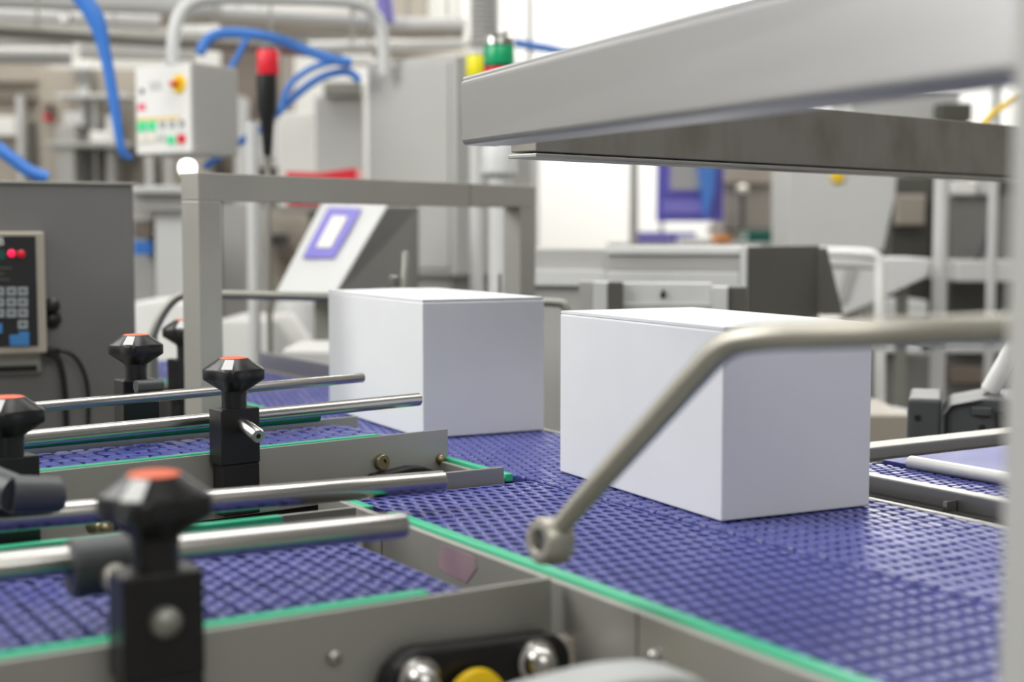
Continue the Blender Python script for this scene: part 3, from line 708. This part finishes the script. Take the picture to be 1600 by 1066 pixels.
# hoses
def hose(pts_, d, r_, label, m_='blue', flat=None):
    single(MB().tube([at(x, y, d + i * .01) for i, (x, y) in enumerate(pts_)], r_, 12, smooth=2, flat=flat), 'hose', m_, label, 'hose', 'blue hoses' if m_ == 'blue' else None, smooth=True)
hose([(312, 84), (322, 62), (345, 50), (395, 52), (440, 62), (485, 82), (532, 96), (548, 98)], 4.3, .016, 'thick blue hose arching above the red topped beacon')
hose([(438, 175), (446, 142), (462, 122), (490, 104), (524, 96)], 4.32, .010, 'thin blue hose rising right of the beacon, upper of two')
hose([(432, 178), (452, 158), (482, 132), (510, 116), (545, 110), (562, 126)], 4.35, .0125, 'thin blue hose right of the beacon, lower of two, bending toward the tall cabinet')
hose([(318, 262), (345, 243), (380, 218), (414, 198), (436, 172)], 4.31, .0115, 'blue hose slanting up from the glowing highlight ball to the beacon')
hose([(352, 118), (366, 98), (378, 76), (388, 54)], 4.30, .010, 'short blue hose behind the right side of the hanging control box')
hose([(-40, 205), (-10, 226), (22, 250), (48, 270), (75, 278)], 3.6, .017, 'thick blue hose dropping onto the dark cabinet at left')
hose([(118, -14), (136, 6), (152, 32), (162, 72), (170, 110), (180, 170), (188, 228), (194, 244), (206, 246)], 3.8, [.022, .024, .024, .016, .015, .014, .011, .010, .008], 'long blue strap hanging left of the control box', flat=.45)
hose([(800, 66), (838, 73), (870, 78), (905, 92)], 5.18, .016, 'blue hose right of the green signal lamp')
hose([(1535, 196), (1550, 178), (1568, 165), (1600, 150)], 4.4, .010, 'yellow hose at the right above the far overhead beam', 'yellow')

# glowing ball added in place of a round out-of-focus highlight
c = at(293, 262, 3.9)
rt = thing('highlight_ball', 'glowing white ball for an out-of-focus highlight below the hanging control box', 'lamp', (c.x, c.y, 0))
MB().lathe(c - Vector((0, .0, .022)), (0, 0, 1), [(.004, 0), (.016, .004), (.022, .014), (.022, .030), (.016, .040), (.002, .044)], 24).build('glow_ball', 'lamp_glint_white', rt, smooth=True)
MB().tube([(c.x, c.y, 0), c - Vector((0, 0, .023))], .009, 12).build('pole', 'steel_dull', rt, smooth=True)

# upright pale poles
def pole(x, d, y_top, r_, m_, label, z0=0):
    t_ = at(x, y_top, d)
    single(MB().tube([(t_.x, t_.y, z0), t_], r_, 16), 'pole', m_, label, 'pole', smooth=True)
pole(394, 3.9, 190, .017, 'light_grey', 'pale pole seen inside the gantry left of the operator console')
pole(991, 6.2, 200, .019, 'mid_grey', 'grey pole in front of the white wall below the overhead beam')
pole(1472, 4.4, 262, .023, 'light_grey', 'pale upright pole at right below the stained beam')
pole(828, 5.2, -40, .008, 'mid_grey', 'thin grey pole standing right of the green signal lamp')
pole(1557, 4.6, 110, .016, 'light_grey', 'pale pole above the stained beam beside the blurred right post')

# hanging chain-like spiral hose
sp_pts = []
for i in range(90):
    t = i / 89; c = at(757, -30 + 100 * t, 5.2)
    sp_pts.append(c + Vector((math.cos(i * .9) * .045, math.sin(i * .9) * .045, 0)))
sp_pts = [Vector((sp_pts[0].x, sp_pts[0].y, 4.0))] + sp_pts
single(MB().tube(sp_pts, .009, 8), 'spiral_cord', 'mid_grey', 'hanging grey spiral cord above the green signal lamp', 'cord', smooth=True)

# machine housing behind the boxes
d_ = 3.15
my = math.radians(-14)
o_ = at(1168, 400, d_); f = frame((o_.x, o_.y, 0), my)
def mz(y, d): return at(1000, y, d).z
rt = thing('machine_housing', 'grey machine housing with ridged front and dark right side behind the larger box', 'machine', (o_.x - .1, o_.y, 0), my)
zt, zb = mz(386, d_), mz(500, d_)
wd = .315
MB().box(f, -wd, 0, 0, .40, .45, zt).build('body', 'mid_grey', rt, .003)
for y0, y1, off, m_2 in ((388, 399, .012, 'light_grey'), (401, 424, .006, 'mid_grey'), (425, 449, .014, 'light_grey')):
    MB().box(f, -wd + .004, -.016, -off, -.0004, mz(y1, d_), mz(y0, d_)).build('front_ridge', m_2, rt, .003)
MB().box(f, -.015, .0, -.016, -.0004, zb - .05, zt - .002).build('corner_post', 'light_grey', rt, .002)
MB().box(f, -wd - .20, -wd - .001, .03, .38, .45, mz(390, d_)).build('side_box', 'mid_grey', rt, .003)
MB().box(f, -wd - .20, -wd - .002, .012, .0295, mz(450, d_), mz(424, d_)).build('label_rail', 'light_grey', rt, .002)
sd0, sd1 = at(1169, 387, d_), at(1281, 388, d_ + .42)
x1, x2 = at(1170, 390, d_ + .002), at(1281, 390, d_ + .30)
def wall_(p_, q_, zlo, zhi, t_, name, m_2, par, zhi2=None):
    dv = (q_ - p_); dv.z = 0; dv.normalize(); nn = Vector((-dv.y, dv.x, 0)) * t_
    P0 = Vector((p_.x, p_.y, 0)); Q0 = Vector((q_.x, q_.y, 0)); z_ = lambda z: Vector((0, 0, z))
    return MB().hexa([P0 + z_(zlo), Q0 + z_(zlo), Q0 + nn + z_(zlo), P0 + nn + z_(zlo), P0 + z_(zhi), Q0 + z_(zhi2 or zhi), Q0 + nn + z_(zhi2 or zhi), P0 + nn + z_(zhi)]).build(name, m_2, par, .0015)
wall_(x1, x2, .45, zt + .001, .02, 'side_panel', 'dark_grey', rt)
# dark slanted guard plate at its right
a, b = at(1283, 388, 3.46), at(1292, 386, 3.46); c, dd = at(1318, 492, 3.46), at(1283, 492, 3.46)
MB().prism([a, b, c, dd], (0, .03, 0)).build('slanted_guard', 'dark_grey', rt, .001)
MB().box(f, -wd - .15, .05, .05, .38, 0, .4495).build('stand', 'steel_dull', rt, .004)

# low cover in front of it
d_ = 2.85; o_ = at(1112, 460, d_); my2 = math.radians(-8)
f = frame((o_.x, o_.y, 0), my2)
rt = thing('front_cover', 'low steel cover with two corner posts and a keyhole behind the larger box', 'cover', (o_.x - .1, o_.y, 0), my2)
lo = mz(520, d_)
w1 = o_.x - at(950, 460, d_).x
pl = MB().box(f, -w1, 0, .004, .05, lo, mz(443, d_)).build('plate', 'light_grey', rt, .002)
MB().box(f, -w1, 0, -.004, .0035, lo, mz(475, d_)).build('lower_ledge', 'mid_grey', rt, .002)
MB().box(f, 0.0005, .032, -.012, .05, lo, mz(448, d_)).build('corner_post', 'light_grey', rt, .002)
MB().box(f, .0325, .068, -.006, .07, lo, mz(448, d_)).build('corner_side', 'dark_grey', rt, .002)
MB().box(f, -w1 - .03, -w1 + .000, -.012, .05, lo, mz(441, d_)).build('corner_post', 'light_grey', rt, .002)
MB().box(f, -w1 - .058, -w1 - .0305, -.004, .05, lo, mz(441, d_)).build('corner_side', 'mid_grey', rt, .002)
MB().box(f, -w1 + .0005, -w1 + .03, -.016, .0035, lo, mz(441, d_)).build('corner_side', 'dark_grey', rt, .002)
kq = at(1037, 462, d_)
MB().lathe((kq.x, o_.y + .018, kq.z), (0, -1, 0), [(.0055, 0), (.0055, .006)], 16).build('keyhole', 'black', pl)
MB().box(W, kq.x - .0018, kq.x + .0018, o_.y + .008, o_.y + .02, kq.z, kq.z + .012).build('keyhole', 'black', pl)
MB().box(f, -w1 - .05, .06, .006, .048, 0, lo - .0005).build('stand', 'steel_dull', rt, .003)

# white tube rail at right of the housing
d_ = 3.7
rt = thing('tube_rail', 'white bent tube rail right of the dark machine side', 'rail', (at(1375, 640, d_).x, d_, 0))
pth = [at(1280, 394, d_ + .03), at(1350, 396, d_), at(1368, 399, d_), at(1375, 412, d_), at(1375, 440, d_), at(1374, 648, d_)]
MB().tube(pth, .0145, 16, smooth=2).build('tube', 'white', rt, smooth=True)
b = pth[-1]
MB().tube([b, Vector((b.x, b.y, 0))], .0140, 14).build('leg', 'white', rt, smooth=True)
MB().tube([at(1374, 640, d_), at(1440, 652, d_ - .1)], .014, 14).build('rung', 'white', rt, smooth=True)
MB().tube([at(1290, 416, d_ + .05), at(1372, 418, d_)], .006, 10).build('rung', 'mid_grey', rt, smooth=True)
# hopper tray
d_ = 4.15
rt = thing('hopper_tray', 'white sloping hopper tray behind the tube rail', 'tray', (at(1380, 500, d_).x, d_ + .15, 0))
MB().prism([at(1288, 404, d_), at(1458, 404, d_), at(1446, 434, d_), at(1318, 494, d_)], (0, .3, 0)).build('tray', 'light_grey', rt, .004)
MB().prism([at(1322, 420, d_ - .012), at(1338, 420, d_ - .012), at(1320, 472, d_ - .012), at(1308, 472, d_ - .012)], (0, .010, 0)).build('stiffener', 'mid_grey', rt, .002)
MB().box(W, at(1335, 500, d_).x, at(1350, 500, d_).x, d_ + .1, d_ + .14, 0, at(1340, 480, d_).z).build('leg', 'steel_dull', rt)
MB().box(W, at(1420, 500, d_).x, at(1434, 500, d_).x, d_ + .1, d_ + .14, 0, at(1425, 440, d_).z).build('leg', 'steel_dull', rt)
# motor housing at right
d_ = 2.30
yM = math.radians(-17)
p0 = at(1417, 672, d_); f0_ = frame((p0.x, p0.y, 0), yM); f = lambda x, y, z: f0_(x * 1.14, y * 1.14, z)
rt = thing('motor_housing', 'dark grey rounded plastic housing behind the right belt', 'motor', (p0.x + .08, p0.y, 0), yM)
def fz(y): return at(1480, y, d_).z
MB().box(f, 0, .046, 0, .14, fz(690), fz(622)).build('end_cap', 'charcoal', rt, .006, seg=3)
bd = MB().prism([f(.047, 0, fz(690)), f(.20, 0, fz(690)), f(.20, 0, fz(632)), f(.17, 0, fz(619)), f(.10, 0, fz(619)), f(.058, 0, fz(630)), f(.047, 0, fz(644))], f(0, .14, 0) - f(0, 0, 0)).build('shell', 'charcoal', rt, .004, seg=3)
MB().prism([f(.050, -.003, fz(645)), f(.060, -.003, fz(630)), f(.098, -.003, fz(621)), f(.098, -.003, fz(624)), f(.063, -.003, fz(634)), f(.055, -.003, fz(646)), f(.055, -.003, fz(688)), f(.050, -.003, fz(688))], f(0, .006, 0) - f(0, 0, 0)).build('seam', 'black', bd)
for xx_, yy_ in ((.014, 652), (.100, 664)):
    MB().lathe(f(xx_, .0005, fz(yy_)), f(0, -1, 0) - f(0, 0, 0), [(.0052, 0), (.0052, .002), (.004, .0022)], 16).build('screw_hole', 'black', rt)
MB().box(f, .086, .112, -.006, -.0002, fz(645), fz(632)).build('latch', 'charcoal', rt, .002)
MB().prism([f(.118, -.004, fz(690)), f(.118, -.004, fz(640)), f(.135, -.004, fz(631)), f(.17, -.004, fz(634)), f(.145, -.004, fz(652)), f(.135, -.004, fz(690))], f(0, .0035, 0) - f(0, 0, 0)).build('recess_shade', 'black', rt)  # raised black slab paints the shade of a recess
MB().box(f, .01, .19, .02, .12, 0, fz(690) - .0005).build('stand', 'steel_dull', rt, .004)
a, b = at(1545, 614, 2.34), at(1592, 528, 2.34)
single(MB().tube([a, a.lerp(b, .05), b], [.014, .017, .0145], 18, flat=.6), 'white_lever', 'white', 'white slanted lever rising from the dark motor housing', 'lever', smooth=True)

# beige base block at right
single(pbox(MB(), 1355, 648, 1425, 705, 3.0, .3, z0=0), 'floor_cabinet', 'beige', 'beige machine base low between the larger box and the dark housing', 'base', bevel=.005)

# gantry sheets and white covers on the left of the boxes
d_ = 4.1
single(MB().prism([at(208, 472, d_), at(262, 466, d_), at(300, 478, d_), at(300, 560, d_), Vector((at(300, 560, d_).x, at(300, 560, d_).y, 0)), Vector((at(208, 560, d_).x, at(208, 560, d_).y, 0))], (0, .25, 0)), 'white_cover', 'white', 'white machine cover between the dark cabinet and the left gantry post', 'cover', bevel=.008)
d_ = 4.0
single(MB().prism([at(340, 500, d_), at(430, 500, d_), at(462, 545, d_), Vector((at(462, 545, d_).x, at(462, 545, d_).y, 0)), Vector((at(340, 500, d_).x, at(340, 500, d_).y, 0))], (0, .35, 0)), 'white_cover', 'white', 'white sloped machine cover seen inside the gantry above the blue belt', 'cover', bevel=.008)
single(pbox(MB(), 440, 545, 545, 590, 3.15, .25, z0=0), 'white_chute', 'white', 'white low chute left of the smaller box', 'chute', bevel=.01)
t_ = at(468, 470, 4.6)
single(MB().lathe((t_.x, t_.y, 0), (0, 0, 1), [(.075, 0), (.08, .02), (.08, t_.z - .02), (.07, t_.z)], 28), 'white_drum', 'light_grey', 'white drum below the operator console', 'drum', smooth=True)
d_ = 5.0
single(MB().prism([at(446, 268, d_), at(500, 270, d_), at(557, 262, d_), at(557, 290, d_), at(496, 321, d_), at(448, 321, d_)], (0, .2, 0)), 'red_crate', 'red', 'red crate behind the gantry crossbeam', 'crate', bevel=.004)
single(pbox(MB(), 425, 322, 580, 330, 4.95, .3).box(W, at(480, 330, 5).x, at(500, 330, 5).x, 5.05, 5.12, 0, at(490, 330, 5).z + .003), 'shelf_stand', 'steel_dull', 'steel shelf stand under the red crate', 'shelf')

# ================================================================== FAR BACKGROUND
def bg(name, m_, x0, y0, x1, y1, d, t, label, cat, z0=None, bevel=.006, group=None):
    mb = pbox(MB(), x0, y0, x1, y1, d, t, z0=z0); return single(mb, name, m_, label, cat, group, bevel)
def mach(name, label, x, d, rows, cat='machine'):
    a_ = at(x, 500, d); r = thing(name, label, cat, (a_.x, a_.y, 0))
    for nm, m_2, x0, y0, x1, y1, dd, t, dn_ in rows:
        pbox(MB(), x0, y0, x1, y1, dd, t, z0=0 if dn_ else None).build(nm, m_2, r, .006)
    return r
# right: notice board, shelf, hopper, machines
rt = thing('notice_board', 'violet framed notice board on the white wall', 'board', at(1078, 345, 6.9))
b1 = pbox(MB(), 1027, 236, 1131, 346, 6.9, .05).build('frame', 'violet_deep', rt, .004)
b2 = pbox(MB(), 1044, 250, 1100, 300, 6.88, .02).build('sheet', 'violet', b1)
pbox(MB(), 1048, 252, 1092, 296, 6.87, .01).build('paper', 'mid_grey', b2)
pbox(MB(), 1030, 346, 1036, 700, 6.92, .03, z0=0).build('post', 'mid_grey', rt); pbox(MB(), 1122, 346, 1128, 700, 6.92, .03, z0=0).build('post', 'mid_grey', rt)
pbox(MB(), 1036, 312, 1105, 334, 6.88, .02).build('sheet', 'violet', b1)
single(MB().prism([at(1088, 236, 6.815), at(1122, 236, 6.815), at(1116, 300, 6.815), at(1104, 345, 6.815), at(1098, 320, 6.815)], (0, .05, 0)), 'blue_cloth', 'blue', 'blue cloth hanging over the violet notice board', 'cloth', bevel=.004)
bg('back_bench', 'mid_grey', 960, 380, 1225, 392, 6.6, .5, 'long grey bench under the violet notice board', 'bench', z0=0)
bg('storage_box', 'violet', 995, 362, 1048, 380, 6.6, .25, 'pale violet box on the back bench beside the grey pole', 'box')
bg('storage_box', 'violet_deep', 1050, 363, 1088, 379, 6.83, .2, 'deep violet box on the back bench', 'box')
bg('storage_box', 'white', 1064, 371, 1112, 380, 6.61, .2, 'flat white box on the back bench in front of the violet one', 'box')
bg('storage_box', 'orange_pale', 1120, 367, 1142, 380, 6.6, .2, 'orange box on the back bench', 'box')
bg('storage_box', 'teal', 1168, 360, 1208, 380, 6.7, .3, 'dark teal box at the right end of the back bench', 'box')
mach('packing_machine', 'pale machine with brown rail right of the violet notice board', 1170, 7.3, [('front', 'beige', 1132, 200, 1215, 352, 7.3, .5, 1), ('rail', 'brown', 1126, 284, 1206, 291, 7.22, .08, 0), ('rail', 'dark_grey', 1105, 356, 1215, 362, 7.2, .1, 0)])
rt = thing('valve', 'pale valve with dark stem on the machine front', 'valve', at(1160, 380, 6.9))
MB().tube([at(1160, 379, 6.9), at(1160, 300, 6.9)], .014, 12).build('stem', 'dark_grey', rt, smooth=True)
MB().lathe(at(1160, 302, 6.9), (0, 0, 1), [(.01, 0), (.028, .01), (.028, .03), (.01, .04)], 18).build('head', 'cream', rt, smooth=True)
pole(1222, 6.3, 220, .018, 'dark_grey', 'dark grey pole left of the yellow dotted hopper')
d_ = 5.3
rt = thing('hopper_plate', 'large grey hopper plate with a yellow cap below the stained beam', 'hopper', (at(1310, 400, d_).x, d_, 0))
hp = MB().prism([at(1232, 262, d_), at(1402, 262, d_), at(1400, 300, d_), at(1380, 392, d_), at(1232, 392, d_)], (0, .35, 0)).build('plate', 'light_grey', rt, .006)
MB().lathe(at(1308, 277, d_ - .001), (0, -1, 0), [(.024, -.002), (.024, .012), (.018, .02), (.002, .022)], 24).build('cap', 'yellow', rt, smooth=True)
pbox(MB(), 1240, 393, 1260, 500, d_, .06, z0=0).build('leg', 'steel_dull', rt); pbox(MB(), 1350, 393, 1370, 500, d_, .06, z0=0).build('leg', 'steel_dull', rt)
mach('dark_machine', 'dark machine between the grey hopper plate and the pale upright pole', 1425, 5.8, [
    ('body', 'dark_grey', 1392, 275, 1456, 410, 5.8, .5, 1), ('cover', 'beige', 1404, 304, 1446, 352, 5.72, .0795, 0)])
fm = mach('filling_machine', 'grey machine with pumps, shelf and trays at the right edge behind the bent steel bar', 1560, 5.6, [
    ('panel', 'machine_grey', 1486, 305, 1640, 420, 5.62, .4, 0), ('top', 'dark_grey', 1486, 262, 1640, 305, 5.72, .4, 0),
    ('pump', 'white', 1490, 282, 1526, 304, 5.55, .16, 0), ('pump', 'light_grey', 1532, 270, 1562, 304, 5.55, .16, 0),
    ('shelf', 'light_grey', 1496, 408, 1640, 440, 5.2, .42, 0), ('recess_shade', 'dark_grey', 1486, 420, 1640, 532, 5.63, .4, 0),  # dark grey block stands in for the shade inside a recess
    ('tray', 'light_grey', 1484, 534, 1640, 552, 5.0, .5, 0), ('tray', 'white', 1378, 538, 1440, 551, 4.9, .5, 0),
    ('tray', 'light_grey', 1376, 470, 1450, 500, 5.35, .3, 0), ('tray_leg', 'mid_grey', 1384, 500, 1442, 560, 5.4, .2, 0),
    ('base', 'machine_grey', 1376, 552, 1640, 640, 5.1, .5, 1), ('apron', 'brown', 1486, 572, 1600, 600, 5.04, .06, 0)])
cabl = [at(1548, 350, 5.4), at(1540, 380, 5.4), at(1530, 398, 5.4), at(1526, 410, 5.4)]
MB().tube(cabl, .012, 10, smooth=2).build('cable', 'charcoal', fm, smooth=True)
# white lamp tube high at the right
rt = thing('ceiling_lamp', 'long glowing lamp tube above the overhead beam', 'lamp', at(1010, 42, 7.6))
MB().tube([at(905, 46, 7.6), at(1210, -6, 7.0)], .028, 16).build('tube', 'lamp_glint_white', rt, smooth=True)
MB().tube([at(905, 40, 7.64), at(1210, -12, 7.04)], .022, 12).build('holder', 'white', rt, smooth=True)
for x, y in ((960, 32), (1150, -2)):
    t_ = at(x, y, 7.4); MB().tube([t_, Vector((t_.x, t_.y, 4))], .006, 8).build('hanger', 'light_grey', rt)

# left: overhead pipes
def pipe(x0, y0, x1, y1, d0, d1, r_, m_, label, sq=False, hang=(.3, .9)):
    a_, b_ = at(x0, y0, d0), at(x1, y1, d1)
    r = thing('overhead_beam' if sq else 'overhead_pipe', label, 'beam' if sq else 'pipe', (a_ + b_) / 2)
    MB().tube([a_, b_], r_, 4 if sq else 18).build('tube', m_, r, smooth=not sq)
    for h_ in hang:
        c_ = a_.lerp(b_, h_); MB().tube([c_, Vector((c_.x, c_.y, 4))], .005, 8).build('hanger', 'steel_dull', r, smooth=True)
pipe(-140, -12, 345, 10, 5.0, 5.4, .042, 'light_grey', 'wide pale pipe in the top left corner')
pipe(-140, 22, 250, 36, 5.3, 5.6, .030, 'light_grey', 'pale pipe just under the one in the top left corner')
pipe(-140, 36, 480, 76, 4.7, 5.2, .030, 'steel_dull', 'dull grey beam crossing the pale pipes behind the blue strap', True)
pipe(-140, 56, 116, 58, 5.6, 5.7, .036, 'white', 'bright white pipe at the left edge below the grey beam')
pipe(-140, 86, 112, 88, 5.8, 5.9, .034, 'light_grey', 'pale pipe at the left edge, lowest of the row')
pipe(125, 78, 306, 82, 5.5, 5.6, .034, 'white', 'white pipe above the hanging control box')
pipe(276, 50, 344, 50, 5.3, 5.3, .026, 'white', 'short white pipe end inside the bent support tube')
pipe(140, 18, 720, 48, 6.0, 6.6, .05, 'beige', 'beige pipe running along the top behind the support tube')
pipe(280, 16, 580, 34, 5.7, 6.0, .026, 'light_grey', 'thin pale pipe inside the bent support tube')
pipe(330, 46, 580, 66, 6.3, 6.6, .045, 'light_grey', 'thick pale pipe behind the arching blue hose')
pipe(120, 40, 760, 92, 7.2, 7.8, .045, 'beige', 'far beige pipe sloping down behind the other pipes')
pipe(600, 38, 728, 36, 6.0, 6.0, .026, 'white', 'bright white pipe above the tall cabinet, upper of two')
pipe(480, 74, 726, 70, 6.2, 6.2, .026, 'white', 'bright white pipe above the tall cabinet, lower of two')
pipe(536, 94, 582, 94, 5.6, 5.6, .022, 'white', 'short white pipe at the end of the arching blue hose')
pipe(728, 66, 758, 70, 6.0, 6.0, .024, 'white', 'short white pipe left of the green signal lamp cap')
pipe(598, -30, 604, 34, 5.9, 5.9, .035, 'violet', 'pale violet upright duct at the bend of the support tube')
rt = thing('pressure_gauge', 'small round white pressure gauge on a pipe at top left', 'gauge', at(101, 38, 5.1))
g_ = at(101, 27, 4.70)
MB().lathe(g_ + Vector((0, .02, 0)), (0, -1, 0), [(.019, 0), (.021, .006), (.021, .026), (.019, .028)], 28).build('case', 'steel_bright', rt, smooth=True)
di = MB().lathe(g_ + Vector((0, -.0082, 0)), (0, -1, 0), [(.0178, 0), (.0178, .001)], 28).build('dial', 'white', rt)
MB().hexa([g_ + Vector(q_) for q_ in ((-.001, -.0115, -.010), (.001, -.0115, -.010), (.001, -.0095, -.010), (-.001, -.0095, -.010), (.003, -.0115, .011), (.005, -.0115, .011), (.005, -.0095, .011), (.003, -.0095, .011))]).build('needle', 'black', di)
# left: blurred machinery under the pipes
mach('process_machine', 'tall beige machine at the left edge of the background with rails and a bright screen', -20, 8.0, [
    ('casing', 'beige', -140, 128, 60, 300, 8.0, .5, 1), ('duct', 'beige', -100, 96, 58, 128, 7.9, .4, 0),
    ('screen', 'white', -30, 182, 24, 212, 7.9, .1, 0), ('post', 'light_grey', 26, 150, 36, 300, 7.9, .08, 1), ('post', 'dark_grey', 45, 190, 52, 300, 7.85, .08, 1),
    ('rail', 'brown', -140, 152, 58, 158, 7.93, .07, 0)])
mach('process_machine', 'warm grey machine with pale posts and boxes behind the long blue strap', 140, 7.6, [
    ('casing', 'beige', 64, 108, 222, 330, 7.6, .4, 1), ('column', 'mid_grey', 88, 196, 116, 300, 7.3, .29, 1),
    ('post', 'light_grey', 122, 112, 134, 300, 7.45, .1, 1), ('post', 'mid_grey', 144, 150, 151, 300, 7.4, .1, 1), ('post', 'light_grey', 166, 180, 178, 300, 7.4, .1, 1),
    ('rail', 'light_grey', 86, 146, 200, 153, 7.35, .2, 0), ('rail', 'mid_grey', 66, 222, 200, 230, 7.28, .3, 0),
    ('box', 'white', 140, 205, 168, 222, 7.3, .1, 0), ('box', 'light_grey', 98, 175, 125, 196, 7.3, .2, 0), ('box', 'brown', 66, 160, 78, 178, 7.5, .09, 0), ('box', 'red', 67, 178, 75, 188, 7.5, .09, 0),
    ('head', 'white', 110, 94, 142, 108, 7.5, .3, 0), ('fitting', 'steel_grey', 117, 108, 134, 128, 7.4, .19, 0)])
mach('process_machine', 'beige machine with two posts right below the hanging control box', 255, 7.4, [
    ('casing', 'beige', 224, 236, 322, 330, 7.5, .5, 1), ('post', 'light_grey', 227, 200, 238, 330, 7.35, .14, 1), ('post', 'mid_grey', 254, 200, 263, 330, 7.35, .14, 1)])
mach('process_machine', 'brownish machine behind the red topped beacon with a small pink tag', 395, 7.8, [
    ('casing', 'brown', 346, 70, 440, 320, 7.8, .5, 1), ('post', 'light_grey', 366, 150, 380, 320, 7.6, .19, 1), ('tag', 'pink', 352, 165, 366, 175, 7.7, .099, 0), ('panel', 'light_grey', 384, 190, 432, 260, 7.7, .099, 0)])
# between cabinet and gantry
mach('side_machine', 'pale topped grey machine with small boxes between the dark cabinet and the gantry', 250, 4.9, [('top', 'light_grey', 200, 290, 300, 302, 4.6, .5, 0), ('panel', 'mid_grey', 200, 302, 300, 330, 4.65, .4, 0), ('door', 'light_grey', 242, 330, 300, 448, 4.7, .4, 1), ('side', 'mid_grey', 200, 330, 242, 460, 4.95, .4, 1), ('box', 'brown', 208, 344, 238, 372, 4.8, .149, 0), ('box', 'blue', 208, 376, 236, 398, 4.8, .149, 0)])
# inside the gantry
bg('back_machine', 'mid_grey', 346, 318, 386, 500, 5.6, .4, 'grey machine just right of the left gantry post', 'machine', z0=0)
mach('small_machine', 'dim machine with dark and reddish boxes inside the gantry left of the operator console', 460, 6.2, [('body', 'beige', 404, 330, 520, 460, 6.2, .4, 1), ('box', 'charcoal', 418, 366, 445, 382, 6.1, .0995, 0), ('box', 'brown', 432, 384, 454, 410, 6.1, .0995, 0)])
# white door and grey panel behind the tall cabinet
bg('white_door', 'white', 434, 176, 492, 330, 6.9, .06, 'bright white door right of the red topped beacon', 'door', z0=0)
bg('grey_partition', 'light_grey', 492, 150, 570, 330, 6.7, .06, 'pale grey partition between white door and tall cabinet', 'partition', z0=0)
bg('mixer_head', 'steel_dull', 505, 128, 566, 150, 6.6, .2, 'grey mixer head on top of the pale grey partition', 'mixer')
bg('column_panel', 'light_grey', 812, 236, 842, 420, 5.6, .1, 'pale narrow column behind the right gantry post', 'column', z0=0)
bg('wall_conduit', 'beige', 604, -60, 668, 28, 8.6, .12, 'beige block at the top behind the white pipes', 'block')
mach('tall_machine', 'pale machine top with dark part seen just above the stained beam', 1430, 6.2, [('top', 'light_grey', 1330, 140, 1500, 190, 6.2, .4, 0), ('side', 'dark_grey', 1470, 160, 1520, 190, 6.1, .3, 0), ('frame', 'mid_grey', 1340, 190, 1510, 262, 6.45, .3, 1)])
